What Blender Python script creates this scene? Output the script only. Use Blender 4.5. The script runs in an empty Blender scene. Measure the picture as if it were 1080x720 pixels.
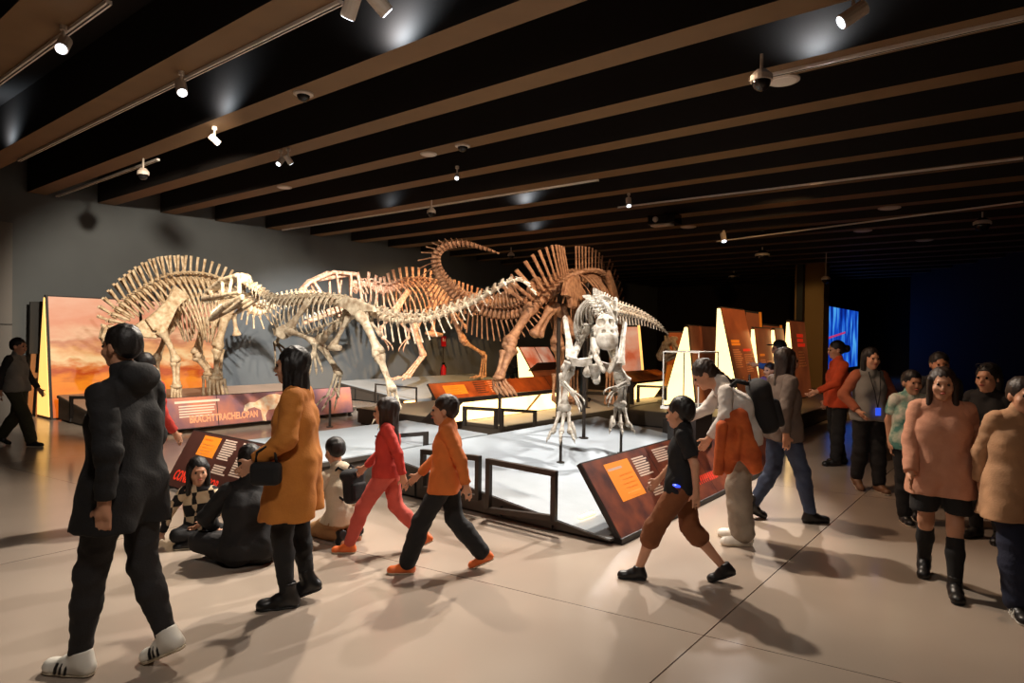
import bpy, bmesh, math, random
import numpy as np
from mathutils import Vector, Matrix, Euler, Quaternion
random.seed(7)
PI = math.pi
SC = bpy.context.scene
COL = SC.collection
V3 = Vector

# ------------------------------------------------------------------ camera
F, CAMZ = 690.0, 1.63
PITCH, ROLL = -math.atan2(-5.0, F), math.radians(0.75)
CAMROT = Matrix.Rotation(PI/2 - math.atan2(5.0, F), 4, 'X') @ Matrix.Rotation(ROLL, 4, 'Z')
CAMPOS = V3((0, 0, CAMZ))
cam_d = bpy.data.cameras.new('camera'); cam = bpy.data.objects.new('camera', cam_d); COL.objects.link(cam)
cam.matrix_world = Matrix.Translation(CAMPOS) @ CAMROT
cam_d.sensor_width = 36; cam_d.lens = 36*F/1080; cam_d.clip_start = 0.05; cam_d.clip_end = 200
SC.camera = cam
U = V3((-0.785, 0.62, 0)).normalized(); V = V3((0.62, 0.785, 0)).normalized()

def ray(px, py):
    return (CAMROT.to_3x3() @ V3(((px-540)/F, -(py-360)/F, -1))).normalized()
def atz(px, py, z=0.0):
    d = ray(px, py); t = (z-CAMZ)/d.z; return CAMPOS + d*t
def aty(px, py, Y):
    d = ray(px, py); return CAMPOS + d*(Y/d.y)
def onplane(px, py, p0, n):
    d = ray(px, py); t = (p0-CAMPOS).dot(n)/d.dot(n); return CAMPOS + d*t
def W(u, v, z=0.0):
    p = U*u + V*v; return V3((p.x, p.y, z))

# ------------------------------------------------------------------ materials
def lin(c):
    c = c/255.0
    return c/12.92 if c <= .04045 else ((c+.055)/1.055)**2.4
def rgb(r, g, b): return (lin(r), lin(g), lin(b), 1)
MATS = {}
def mat(name, col, rough=.6, metal=0, noise=0, nscale=8, bump=0, bscale=40, spec=.5, emit=None, estr=0, col2=None):
    if name in MATS: return MATS[name]
    m = bpy.data.materials.new(name); m.use_nodes = True; MATS[name] = m
    nt = m.node_tree; b = nt.nodes['Principled BSDF']
    b.inputs['Base Color'].default_value = col
    b.inputs['Roughness'].default_value = rough; b.inputs['Metallic'].default_value = metal
    b.inputs['Specular IOR Level'].default_value = spec
    if noise or bump:
        tc = nt.nodes.new('ShaderNodeTexCoord')
    if noise:
        n = nt.nodes.new('ShaderNodeTexNoise'); n.inputs['Scale'].default_value = nscale; n.inputs['Detail'].default_value = 6
        nt.links.new(tc.outputs['Object'], n.inputs['Vector'])
        r = nt.nodes.new('ShaderNodeValToRGB')
        c2 = col2 or tuple(max(0, c*(1-noise)) for c in col[:3])+(1,)
        r.color_ramp.elements[0].position = .3; r.color_ramp.elements[0].color = c2
        r.color_ramp.elements[1].position = .7; r.color_ramp.elements[1].color = col
        nt.links.new(n.outputs['Fac'], r.inputs['Fac']); nt.links.new(r.outputs['Color'], b.inputs['Base Color'])
    if bump:
        n2 = nt.nodes.new('ShaderNodeTexNoise'); n2.inputs['Scale'].default_value = bscale; n2.inputs['Detail'].default_value = 5
        nt.links.new(tc.outputs['Object'], n2.inputs['Vector'])
        bp = nt.nodes.new('ShaderNodeBump'); bp.inputs['Strength'].default_value = bump; bp.inputs['Distance'].default_value = .01
        nt.links.new(n2.outputs['Fac'], bp.inputs['Height']); nt.links.new(bp.outputs['Normal'], b.inputs['Normal'])
    if emit:
        b.inputs['Emission Color'].default_value = emit; b.inputs['Emission Strength'].default_value = estr
    return m

# ------------------------------------------------------------------ objects
def tag(o, label=None, cat=None, group=None, kind=None):
    if label: o['label'] = label
    if cat: o['category'] = cat
    if group: o['group'] = group
    if kind: o['kind'] = kind
    return o
def empty(name, loc, label=None, cat=None, group=None):
    o = bpy.data.objects.new(name, None); COL.objects.link(o); o.location = loc; o.empty_display_size = .1
    return tag(o, label, cat, group)
def base_of(parent):
    p = V3((0, 0, 0)); q = parent
    while q is not None:
        p = p + q.location; q = q.parent
    return p
def obj_from(name, me, parent=None, loc=None):
    """me holds world coordinates; the object's origin goes to loc (or its parent's base)."""
    o = bpy.data.objects.new(name, me); COL.objects.link(o)
    if parent is not None:
        off = base_of(parent); o.parent = parent
        me.transform(Matrix.Translation(-off))
    elif loc is not None:
        me.transform(Matrix.Translation(-V3(loc))); o.location = loc
    return o
class MB:
    """collects shapes, then links them as ONE mesh object"""
    def __init__(s): s.v = []; s.f = []; s.mi = []
    def add(s, vs, fs, mi=0):
        o = len(s.v); s.v += [tuple(v) for v in vs]; s.f += [tuple(i+o for i in f) for f in fs]; s.mi += [mi]*len(fs); return s
    def hexa(s, p, mi=0):   # 8 points: bottom 4 ccw, top 4 ccw
        return s.add(p, [(3,2,1,0),(4,5,6,7),(0,1,5,4),(1,2,6,5),(2,3,7,6),(3,0,4,7)], mi)
    def box(s, c, ax, ay, az, mi=0):  # half-axis vectors
        c = V3(c); p = [c-ax-ay-az, c+ax-ay-az, c+ax+ay-az, c-ax+ay-az, c-ax-ay+az, c+ax-ay+az, c+ax+ay+az, c-ax+ay+az]
        return s.hexa(p, mi)
    def prism(s, poly, ext, mi=0):
        n = len(poly); a = [V3(p) for p in poly]; b = [p+V3(ext) for p in a]
        return s.add(a+b, [tuple(range(n))[::-1], tuple(range(n, 2*n))] + [(i, (i+1) % n, n+(i+1) % n, n+i) for i in range(n)], mi)
    def tube(s, pts, rad, seg=8, cap=True, flat=1.0, up=None, mi=0):
        pts = [V3(p) for p in pts]; n = len(pts)
        if not hasattr(rad, '__len__'): rad = [rad]*n
        t0 = (pts[1]-pts[0]).normalized()
        a = V3(up) if up is not None else V3((0, 0, 1))
        if abs(a.normalized().dot(t0)) > .95: a = V3((1, 0.2, 0))
        nrm = (a - t0*a.dot(t0)).normalized(); vs = []; prev = t0
        for i in range(n):
            t = (pts[min(i+1, n-1)]-pts[max(i-1, 0)]).normalized()
            q = prev.rotation_difference(t); nrm = q @ nrm; nrm = (nrm - t*nrm.dot(t)).normalized(); prev = t
            bn = t.cross(nrm)
            for k in range(seg):
                an = 2*PI*k/seg
                vs.append(pts[i] + nrm*(math.cos(an)*rad[i]) + bn*(math.sin(an)*rad[i]*flat))
        fs = [(i*seg+k, i*seg+(k+1) % seg, (i+1)*seg+(k+1) % seg, (i+1)*seg+k) for i in range(n-1) for k in range(seg)]
        if cap: fs += [tuple(range(seg))[::-1], tuple((n-1)*seg+k for k in range(seg))]
        return s.add(vs, fs, mi)
    def ball(s, c, r, seg=8, rings=6, mi=0, ax=None):
        c = V3(c); R = ax or Matrix.Identity(3)
        if not hasattr(r, '__len__'): r = (r, r, r)
        vs = [c + R @ V3((0, 0, -r[2]))]
        for i in range(1, rings):
            ph = -PI/2+PI*i/rings
            for k in range(seg):
                a = 2*PI*k/seg
                vs.append(c + R @ V3((r[0]*math.cos(ph)*math.cos(a), r[1]*math.cos(ph)*math.sin(a), r[2]*math.sin(ph))))
        vs.append(c + R @ V3((0, 0, r[2]))); N = len(vs)-1
        fs = [(0, 1+(k+1) % seg, 1+k) for k in range(seg)]
        for i in range(rings-2):
            for k in range(seg): fs.append((1+i*seg+k, 1+i*seg+(k+1) % seg, 1+(i+1)*seg+(k+1) % seg, 1+(i+1)*seg+k))
        o = 1+(rings-2)*seg
        fs += [(o+k, o+(k+1) % seg, N) for k in range(seg)]
        return s.add(vs, fs, mi)
    def build(s, name, mats, parent=None, loc=None, smooth=False, bevel=0):
        me = bpy.data.meshes.new(name); me.from_pydata(s.v, [], s.f)
        if not isinstance(mats, (list, tuple)): mats = [mats]
        for m in mats: me.materials.append(m)
        if len(mats) > 1: me.polygons.foreach_set('material_index', s.mi)
        bm = bmesh.new(); bm.from_mesh(me); bmesh.ops.recalc_face_normals(bm, faces=bm.faces)
        if bevel: bmesh.ops.bevel(bm, geom=[e for e in bm.edges if len(e.link_faces) == 2 and e.calc_face_angle(0) > .5], offset=bevel, segments=2, affect='EDGES', profile=.6)
        bm.to_mesh(me); bm.free()
        if smooth: me.polygons.foreach_set('use_smooth', [True]*len(me.polygons))
        me.update()
        return obj_from(name, me, parent, loc)

# ------------------------------------------------------------------ implicit solids
class Solid:
    def __init__(s): s.p = []; s.wr = None
    def cone(s, a, b, ra, rb=None, k=.02, op=0): s.p.append(('c', np.array(a, float), np.array(b, float), ra, ra if rb is None else rb, k, op)); return s
    def ell(s, c, r, R=None, k=.02, op=0): s.p.append(('e', np.array(c, float), np.array(r, float), None if R is None else np.array(R, float), k, op)); return s
    def rbox(s, c, r, R=None, rd=.01, k=.02, op=0): s.p.append(('b', np.array(c, float), np.array(r, float), None if R is None else np.array(R, float), rd, k, op)); return s
    def cut(s, p, n, k=.004): s.p.append(('p', np.array(p, float), np.array(V3(n).normalized(), float), k, 2)); return s   # keeps the side against n
    def mesh(s, name, h):
        lo = np.full(3, 1e9); hi = -lo
        def bb(q):
            if q[0] == 'c': r = max(q[3], q[4]); return np.minimum(q[1], q[2])-r, np.maximum(q[1], q[2])+r
            if q[0] == 'e': r = q[2].max() if q[3] is not None else q[2]; return q[1]-r, q[1]+r
            if q[0] == 'b': r = np.linalg.norm(q[2]) if q[3] is not None else q[2]; return q[1]-r, q[1]+r
        for q in s.p:
            if q[0] != 'p' and q[-1] == 0:
                a, b = bb(q); lo = np.minimum(lo, a); hi = np.maximum(hi, b)
        lo -= 3*h; hi += 3*h; n = np.ceil((hi-lo)/h).astype(int)+1
        Fd = np.full(n, 10.0, dtype=np.float32); ax = [lo[i]+h*np.arange(n[i]) for i in range(3)]
        for q in s.p:
            op, k = q[-1], q[-2]
            if q[0] == 'p': sl = [slice(0, n[i]) for i in range(3)]
            else:
                a, b = bb(q); mg = k+2.5*h
                i0 = np.clip(np.floor((a-mg-lo)/h).astype(int), 0, n); i1 = np.clip(np.ceil((b+mg-lo)/h).astype(int)+1, 0, n)
                if (i1 <= i0).any(): continue
                sl = [slice(i0[i], i1[i]) for i in range(3)]
            X, Y, Z = np.meshgrid(*[ax[i][sl[i]] for i in range(3)], indexing='ij', sparse=True)
            if q[0] == 'c':
                ab = q[2]-q[1]; L = max(ab.dot(ab), 1e-9); x, y, z = X-q[1][0], Y-q[1][1], Z-q[1][2]
                t = np.clip((x*ab[0]+y*ab[1]+z*ab[2])/L, 0, 1)
                d = np.sqrt((x-t*ab[0])**2+(y-t*ab[1])**2+(z-t*ab[2])**2)-(q[3]+(q[4]-q[3])*t)
            elif q[0] == 'p':
                d = (X-q[1][0])*q[2][0]+(Y-q[1][1])*q[2][1]+(Z-q[1][2])*q[2][2]
            else:
                x, y, z = X-q[1][0], Y-q[1][1], Z-q[1][2]
                if q[3] is not None:
                    R = q[3]; x, y, z = (R[0, i]*x+R[1, i]*y+R[2, i]*z for i in range(3))
                r = q[2]
                if q[0] == 'e':
                    k0 = np.sqrt((x/r[0])**2+(y/r[1])**2+(z/r[2])**2); k1 = np.sqrt((x/r[0]**2)**2+(y/r[1]**2)**2+(z/r[2]**2)**2)
                    d = k0*(k0-1)/np.maximum(k1, 1e-6)
                else:
                    rd = q[4]; ex, ey, ez = np.abs(x)-r[0]+rd, np.abs(y)-r[1]+rd, np.abs(z)-r[2]+rd
                    d = np.sqrt(np.maximum(ex, 0)**2+np.maximum(ey, 0)**2+np.maximum(ez, 0)**2)+np.minimum(np.maximum(ex, np.maximum(ey, ez)), 0)-rd
            G = Fd[tuple(sl)]
            if op == 0:
                hh = np.maximum(k-np.abs(G-d), 0)/max(k, 1e-6); Fd[tuple(sl)] = np.minimum(G, d)-hh*hh*k*.25
            else:
                e = -d if op == 1 else d
                hh = np.maximum(k-np.abs(G-e), 0)/max(k, 1e-6); Fd[tuple(sl)] = np.maximum(G, e)+hh*hh*k*.25
        if s.wr:
            am, fx, fz = s.wr; X, Y, Z = np.meshgrid(*ax, indexing='ij', sparse=True)
            wv = np.sin(fx*X+1.7*np.sin(fz*Z+.6*fx*Y))*np.sin(fx*.9*Y+1.3*np.sin(fz*1.3*Z-.5*fx*X))+.5*np.sin(fx*2.1*(X+Y)+2*np.sin(fz*2*Z))
            Fd = Fd+(am*wv).astype(np.float32)
        return nets(name, Fd, lo, h)
def nets(name, Fd, lo, h):
    ins = Fd < 0
    c = [ins[i:ins.shape[0]-1+i, j:ins.shape[1]-1+j, k:ins.shape[2]-1+k] for i in (0, 1) for j in (0, 1) for k in (0, 1)]
    s = sum(x.astype(np.int8) for x in c); act = (s > 0) & (s < 8)
    I, J, K = np.nonzero(act); idx = np.full(act.shape, -1, int); idx[I, J, K] = np.arange(len(I))
    P = np.zeros((len(I), 3)); cnt = np.zeros(len(I))
    for axis in range(3):
        for a in (0, 1):
            for b in (0, 1):
                o0 = [a, b]; o0.insert(axis, 0); o1 = list(o0); o1[axis] = 1
                f0 = Fd[I+o0[0], J+o0[1], K+o0[2]]; f1 = Fd[I+o1[0], J+o1[1], K+o1[2]]
                m = (f0 < 0) != (f1 < 0); t = np.where(m, f0/np.where(m, f0-f1, 1), 0)
                for d in range(3): P[:, d] += np.where(m, (t if d == axis else o0[d]), 0)
                cnt += m
    P = P/np.maximum(cnt, 1)[:, None]; P = (P+np.stack([I, J, K], 1))*h+lo
    quads = []
    for axis in range(3):
        o1 = [0, 0, 0]; o1[axis] = 1
        f0 = ins[:ins.shape[0]-o1[0], :ins.shape[1]-o1[1], :ins.shape[2]-o1[2]]; f1 = ins[o1[0]:, o1[1]:, o1[2]:]
        m = f0 != f1; i, j, k = np.nonzero(m); flip = f0[i, j, k]
        b, cx = [d for d in range(3) if d != axis]
        A = np.stack([i, j, k], 1); ok = (A[:, b] > 0) & (A[:, cx] > 0) & (A[:, b] < ins.shape[b]-1) & (A[:, cx] < ins.shape[cx]-1)
        A = A[ok]; flip = flip[ok]
        def g(db, dc):
            B = A.copy(); B[:, b] -= db; B[:, cx] -= dc; return idx[B[:, 0], B[:, 1], B[:, 2]]
        q = np.stack([g(0, 0), g(1, 0), g(1, 1), g(0, 1)], 1)
        if axis == 1: flip = ~flip
        q[~flip] = q[~flip][:, ::-1]; quads.append(q[:, ::-1] if False else q)
    Q = np.concatenate(quads); Q = Q[(Q >= 0).all(1)]
    me = bpy.data.meshes.new(name); me.vertices.add(len(P)); me.vertices.foreach_set('co', P.astype(np.float32).ravel())
    me.loops.add(len(Q)*4); me.loops.foreach_set('vertex_index', Q.ravel().astype(np.int32))
    me.polygons.add(len(Q)); me.polygons.foreach_set('loop_start', np.arange(0, len(Q)*4, 4, dtype=np.int32))
    me.polygons.foreach_set('loop_total', np.full(len(Q), 4, dtype=np.int32))
    me.polygons.foreach_set('use_smooth', np.ones(len(Q), dtype=bool))
    me.update(calc_edges=True); me.validate()
    bm = bmesh.new(); bm.from_mesh(me); bmesh.ops.recalc_face_normals(bm, faces=bm.faces); bm.to_mesh(me); bm.free()
    return me
def solid_obj(name, S, h, m, parent=None, loc=None):
    me = S.mesh(name, h); me.materials.append(m); return obj_from(name, me, parent, loc)

# ------------------------------------------------------------------ text
def text_mesh(name, body, M, size, m, parent, extrude=.003, shear=0, align='LEFT', space=1.0, width=None, bold=.0):
    cu = bpy.data.curves.new(name, 'FONT'); cu.body = body; cu.size = size; cu.extrude = extrude; cu.shear = shear; cu.align_x = align
    cu.space_character = space; cu.offset = bold; cu.resolution_u = 3
    t = bpy.data.objects.new('tmp_text', cu); COL.objects.link(t)
    dg = bpy.context.evaluated_depsgraph_get(); me = bpy.data.meshes.new_from_object(t.evaluated_get(dg))
    bpy.data.objects.remove(t); me.name = name; me.materials.clear(); me.materials.append(m)
    if width:
        xs = [v.co.x for v in me.vertices]; k = width/(max(xs)-min(xs)); me.transform(Matrix.Diagonal((k, 1, 1, 1)))
    me.transform(M)
    return obj_from(name, me, parent)
def frame_mat(o, x, y):
    x = V3(x).normalized(); z = x.cross(V3(y)).normalized(); y = z.cross(x)
    return Matrix(((x.x, y.x, z.x, o[0]), (x.y, y.y, z.y, o[1]), (x.z, y.z, z.z, o[2]), (0, 0, 0, 1)))
def spot(name, loc, target, power, angle, col=(1, .85, .68), blend=.5, r=.06):
    d = bpy.data.lights.new(name, 'SPOT'); d.energy = power; d.spot_size = math.radians(angle); d.spot_blend = blend; d.color = col; d.shadow_soft_size = r
    o = bpy.data.objects.new(name, d); COL.objects.link(o); o.location = loc
    o.rotation_euler = (V3(target)-V3(loc)).to_track_quat('-Z', 'Y').to_euler(); return o
# ================================================================== materials in the room
M_black = mat('black_paint', rgb(22, 20, 19), .6)
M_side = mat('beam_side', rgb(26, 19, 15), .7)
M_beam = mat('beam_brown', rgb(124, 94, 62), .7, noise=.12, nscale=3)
M_wall = mat('grey_wall', rgb(100, 104, 106), .85, noise=.12, nscale=1.2)
M_wallL = mat('light_wall', rgb(120, 116, 112), .8)
M_far = mat('far_wall', rgb(46, 36, 30), .9)
M_rail = mat('rail_metal', rgb(62, 54, 48), .45, metal=.5)
M_trk = mat('track_white', rgb(235, 225, 215), .5)
M_top = mat('dais_top', rgb(176, 184, 190), .5, noise=.22, nscale=1.6, bump=.15)
M_dais = mat('dais_side', rgb(70, 62, 54), .6)
M_cons = mat('console_edge', rgb(38, 34, 32), .5)
M_rust = mat('rust_print', rgb(140, 72, 46), .45, noise=.55, nscale=5, col2=rgb(66, 34, 34))
M_dusk = mat('dusk_print', rgb(196, 122, 92), .45, noise=.5, nscale=2.2, col2=rgb(98, 82, 104))
M_plum = mat('plum_print', rgb(88, 52, 44), .45, noise=.35, nscale=4)
M_org = mat('orange_box', rgb(240, 140, 40), .5, emit=rgb(240, 130, 30), estr=.25)
M_ink = mat('pale_ink', rgb(225, 200, 180), .6)
M_red = mat('red_letters', rgb(235, 60, 40), .5, emit=rgb(235, 50, 25), estr=.35)
M_salmon = mat('salmon_letters', rgb(235, 160, 120), .5)
M_lit = mat('lightbox_glow', rgb(255, 236, 190), .5, emit=rgb(255, 214, 140), estr=2.6, noise=.0)
M_lit2 = mat('lightbox_amber', rgb(255, 215, 150), .5, emit=rgb(255, 190, 100), estr=1.5)
M_strip = mat('led_strip', rgb(255, 220, 150), .5, emit=rgb(255, 190, 100), estr=6)
M_glass = mat('case_glass', (1, 1, 1, 1), .02); 
M_glass.node_tree.nodes['Principled BSDF'].inputs['Transmission Weight'].default_value = 1
M_glass.node_tree.nodes['Principled BSDF'].inputs['IOR'].default_value = 1.05
M_case = mat('case_edge', rgb(215, 210, 200), .4)
M_fix = mat('fixture_white', rgb(205, 190, 175), .45)
M_lens = mat('lamp_lens', rgb(255, 250, 240), .3, emit=rgb(230, 240, 255), estr=5)
M_dome = mat('camera_dome', rgb(25, 22, 22), .12)

# floor: polished concrete, two sets of saw-cut joints
p1, p2 = atz(686.9, 718.9), atz(861.5, 564.8); q1, q2 = atz(666.5, 651.5), atz(897.6, 707.3)
def floor_mat():
    m = bpy.data.materials.new('polished_concrete'); m.use_nodes = True; nt = m.node_tree; b = nt.nodes['Principled BSDF']
    N = lambda t, **k: nt.nodes.new(t)
    tc = N('ShaderNodeTexCoord'); n = N('ShaderNodeTexNoise'); n.inputs['Scale'].default_value = .6; n.inputs['Detail'].default_value = 2.5
    nt.links.new(tc.outputs['Object'], n.inputs['Vector'])
    cr = N('ShaderNodeValToRGB'); cr.color_ramp.elements[0].color = rgb(158, 142, 128); cr.color_ramp.elements[1].color = rgb(182, 166, 150)
    cr.color_ramp.elements[0].position = .3; cr.color_ramp.elements[1].position = .7
    nt.links.new(n.outputs['Fac'], cr.inputs['Fac'])
    def line(a, bpt, S, w):
        d = (bpt-a).normalized(); nr = V3((-d.y, d.x, 0))
        dp = N('ShaderNodeVectorMath'); dp.operation = 'DOT_PRODUCT'; dp.inputs[1].default_value = nr
        nt.links.new(tc.outputs['Object'], dp.inputs[0])
        ch = [('SUBTRACT', a.dot(nr)), ('DIVIDE', S), ('ADD', .5+40), ('FRACT', 0), ('SUBTRACT', .5), ('ABSOLUTE', 0), ('LESS_THAN', w/S)]
        prev = dp.outputs['Value']
        for op, val in ch:
            k = N('ShaderNodeMath'); k.operation = op; k.inputs[1].default_value = val; nt.links.new(prev, k.inputs[0]); prev = k.outputs[0]
        return prev
    l1 = line(p1, p2, 4.2, .004); l2 = line(q1, q2, 4.2, .003)
    mx = N('ShaderNodeMath'); mx.operation = 'MAXIMUM'; nt.links.new(l1, mx.inputs[0]); nt.links.new(l2, mx.inputs[1])
    mix = N('ShaderNodeMix'); mix.data_type = 'RGBA'; mix.inputs['B'].default_value = rgb(60, 46, 38)
    nt.links.new(mx.outputs[0], mix.inputs['Factor']); nt.links.new(cr.outputs['Color'], mix.inputs['A']); nt.links.new(mix.outputs['Result'], b.inputs['Base Color'])
    n2 = N('ShaderNodeTexNoise'); n2.inputs['Scale'].default_value = 1.5; n2.inputs['Detail'].default_value = 3; nt.links.new(tc.outputs['Object'], n2.inputs['Vector'])
    mr = N('ShaderNodeMapRange'); mr.inputs['To Min'].default_value = .13; mr.inputs['To Max'].default_value = .23
    nt.links.new(n2.outputs['Fac'], mr.inputs['Value']); nt.links.new(mr.outputs['Result'], b.inputs['Roughness'])
    b.inputs['Specular IOR Level'].default_value = .5
    return m
def struct(name, mb, m, **k):
    o = mb.build(name, m, loc=(0, 0, 0), **k); o['kind'] = 'structure'; return o
EU, EV, EZ = U, V, V3((0, 0, 1))
def uvbox(mb, u0, u1, v0, v1, z0, z1, mi=0):
    return mb.hexa([W(u0, v0, z0), W(u1, v0, z0), W(u1, v1, z0), W(u0, v1, z0), W(u0, v0, z1), W(u1, v0, z1), W(u1, v1, z1), W(u0, v1, z1)], mi)
HB, HC, UW, VF = 4.25, 4.9, 15.0, 31.0
struct('floor', uvbox(MB(), -26, 15.4, -10, 38, -.15, 0), floor_mat())
struct('ceiling', uvbox(MB(), -26, 15.4, -10, 38, HC, HC+.2), mat('ceiling_black', rgb(34, 30, 29), .8))
struct('wall_back', uvbox(MB(), UW, UW+.3, -10, 38, 0, HC), M_wall)
struct('wall_far', uvbox(MB(), 8.2, UW, VF, VF+.3, 0, HC), M_far)
c1 = aty(838.5, 300, 23.2); cu, cv = c1.dot(U), c1.dot(V)
struct('wall_column', uvbox(MB(), cu-.95, cu, cv, cv+.8, 0, HC), mat('column_ochre', rgb(150, 116, 70), .8))
struct('wall_end', uvbox(MB(), -26, 8.2, 37.5, 37.8, 0, HC), M_black)
struct('wall_right', MB().hexa([V3((15.8, 26, 0)), V3((13.2, 8, 0)), V3((13.6, 8, 0)), V3((16.2, 26, 0)), V3((15.8, 26, HC)), V3((13.2, 8, HC)), V3((13.6, 8, HC)), V3((16.2, 26, HC))]), mat('right_wall', rgb(40, 30, 27), .9))
e = onplane(13, 300, W(13.4, 0), U); zt = onplane(13, 235, W(13.4, 0), U).z; ev = e.dot(V)
struct('wall_left', uvbox(MB(), 13.4, 13.8, ev-6, ev, 0, zt), M_wallL)
struct('trim_1', uvbox(MB(), 13.385, 13.4, ev-6, ev, 1.72, 1.735), M_black)
# ceiling beams
edges = [(3.5, 28.8), (84, 99.8), (135.5, 146), (170.4, 178), (197, 203.3), (216.9, 221), (232.7, 236.6), (245.4, 249)]
bv = [(atz(540, a, HB).dot(V), atz(540, b, HB).dot(V)) for a, b in edges]
n1 = atz(150, 76, HB).dot(V); n2 = atz(190, 84, HB).dot(V); n3 = atz(57, 42.8, HB).dot(V)
bv = [(n3-.42, n3), (n1, n2)] + bv
while bv[-1][1] < VF-1.2: bv.append((bv[-1][0]+1.32, bv[-1][0]+1.32+.34))
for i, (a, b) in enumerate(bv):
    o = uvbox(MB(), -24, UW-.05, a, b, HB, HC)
    o.mi = [1, 0, 0, 0, 0, 0]  # brown underside; the sides carry their shade as a near-black colour
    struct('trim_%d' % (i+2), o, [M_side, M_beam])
print('beams', [(round(a, 2), round(b, 2)) for a, b in bv])

# ================================================================== ceiling fittings
def bar(mb, a, b, w, h, up=EZ, mi=0):
    a, b = V3(a), V3(b); d = (b-a); s = d.cross(up).normalized(); n = s.cross(d.normalized())
    return mb.box((a+b)/2, d/2, s*w/2, n*h/2, mi)
def track(pxa, pxb, label, dz=.0):
    a, b = atz(*pxa, HB-dz), atz(*pxb, HB-dz); d = (b-a).normalized()
    t = empty('lighting_track', (a+b)/2+EZ*.04, label, 'lighting track')
    m = MB(); bar(m, a-EZ*.016, b-EZ*.016, .045, .032); m.build('rail', M_trk, t)
    L = (b-a).length
    m = MB(); bar(m, a-EZ*.034, b-EZ*.034, .012, .004); m.build('slot', M_side, t)
    return t
track((-60, 129), (115, 0), 'pale lighting track crossing the top left corner of the ceiling')
track((20, 168), (360, 0), 'long pale lighting track under the wide brown beam at upper left')
track((60, 206), (167, 167), 'short thin lighting track above the pale hanging camera near the grey wall')
track((298, 242), (631, 189), 'thin lighting track over the two skeletons with a camera hanging from it')
track((790, 83), (1080, 17), 'lighting track with the large white camera at its near end')
track((652, 218), (1079, 166), 'thin white lighting track running to the right picture edge over the lit panels')
track((756, 254), (1079, 212), 'faint farthest lighting track near the right picture edge')
def spot_head(px, py, sz, label, aim=(0.3, -.2, -.6), z=HB, lit=True):
    p = atz(px, py, z-.16); t = empty('track_spotlight', p+EZ*.16, label, 'spotlight', 'ceiling spotlights')
    a = V3(aim).normalized(); m = MB(); m.tube([p-a*.075*sz, p-a*.07*sz, p+a*.07*sz, p+a*.08*sz], [.02*sz, .045*sz, .045*sz, .042*sz], 14); m.build('lamp_housing', M_fix, t, smooth=False)
    m = MB(); m.tube([p+a*.076*sz, p+a*.083*sz], [.036*sz, .036*sz], 14); m.build('lens', M_lens if lit else M_dome, t)
    m = MB(); m.tube([p+EZ*.16, p+EZ*.02], [.012, .012], 8); m.tube([p+EZ*.16, p+EZ*.12], [.03, .03], 8); m.build('stem', M_fix, t)
for k in [(67, 47, 1.2, 'white spotlight hanging from the track in the top left corner', (.2, -.5, -.5)), (191, 92, 1.2, 'white spotlight in the middle of the long track at upper left', (.3, -.4, -.6)),
          (371, 4, 1.3, 'leftmost spotlight of the pair at the top edge above the long track', (-.3, .3, -.6)), (398, 1, 1.3, 'right spotlight of the pair at the top edge above the long track', (.5, .3, -.5)),
          (226, 147, .9, 'small spotlight on the beam between two camera domes at left', (.4, .3, -.4)), (296, 170, .9, 'lit left spotlight of the small pair above the hump-backed skeleton', (-.2, -.5, -.6)),
          (304, 168, .9, 'pale right spotlight of the small pair above the hump-backed skeleton', (.3, .3, -.5)), (482, 186, .8, 'tiny lit spotlight on the beam below the round speaker', (0, -.6, -.5)),
          (900, 15, 1.3, 'white spotlight at the top edge tilted towards the bright ceiling glow', (-.6, .1, -.4)), (663, 213, 1.1, 'small white box spotlight at the start of the thin right track', (0, -.4, -.8)),
          (763, 250, 1.5, 'small white spotlight at the near end of the faint farthest track', (0, -.4, -.8))]:
    spot_head(*k[:4], aim=k[4])
def disc(px, py, r, label):
    p = atz(px, py, HB); t = empty('ceiling_speaker', p, label, 'speaker', 'round ceiling speakers')
    m = MB(); m.tube([p, p-EZ*.012, p-EZ*.02], [r, r, r*.9], 24); m.build('rim', M_fix, t)
    m = MB(); m.tube([p-EZ*.0199, p-EZ*.026], [r*.8, r*.7], 24); m.build('grille', M_trk, t)
for k in [(300, 197, .13, 'round white ceiling disc above the hump-backed skeleton'), (452, 162, .12, 'round white ceiling disc left of a dome camera in the middle beam'), (826, 84, .16, 'round ceiling disc right beside the large white camera'),
          (726, 239, .18, 'small round ceiling disc right below the black projector'), (938, 219, .2, 'round ceiling disc below the long thin right track'), (910, 243, .2, 'round ceiling disc left of a pale hanging camera at far right'),
          (975, 253, .2, 'rightmost faint round disc on the far dark ceiling')]: disc(*k)
def domecam(px, py, r, label, drop=0):
    p = atz(px, py, HB-drop); t = empty('dome_camera', p+EZ*drop, label, 'security camera', 'dome cameras on the ceiling')
    m = MB()
    if drop: m.tube([p+EZ*drop, p+EZ*.03], [.015, .015], 8); m.tube([p+EZ*.05, p, p-EZ*.05], [r*.5, r, r], 18)
    else: m.tube([p, p-EZ*.02, p-EZ*.03], [r*1.25, r*1.25, r], 20)
    m.build('housing', M_fix, t)
    m = MB(); m.ball(p-EZ*(.05 if drop else .02), (r*.85, r*.85, r*.9), 16, 8); m.build('dome', M_dome, t, smooth=True)
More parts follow.
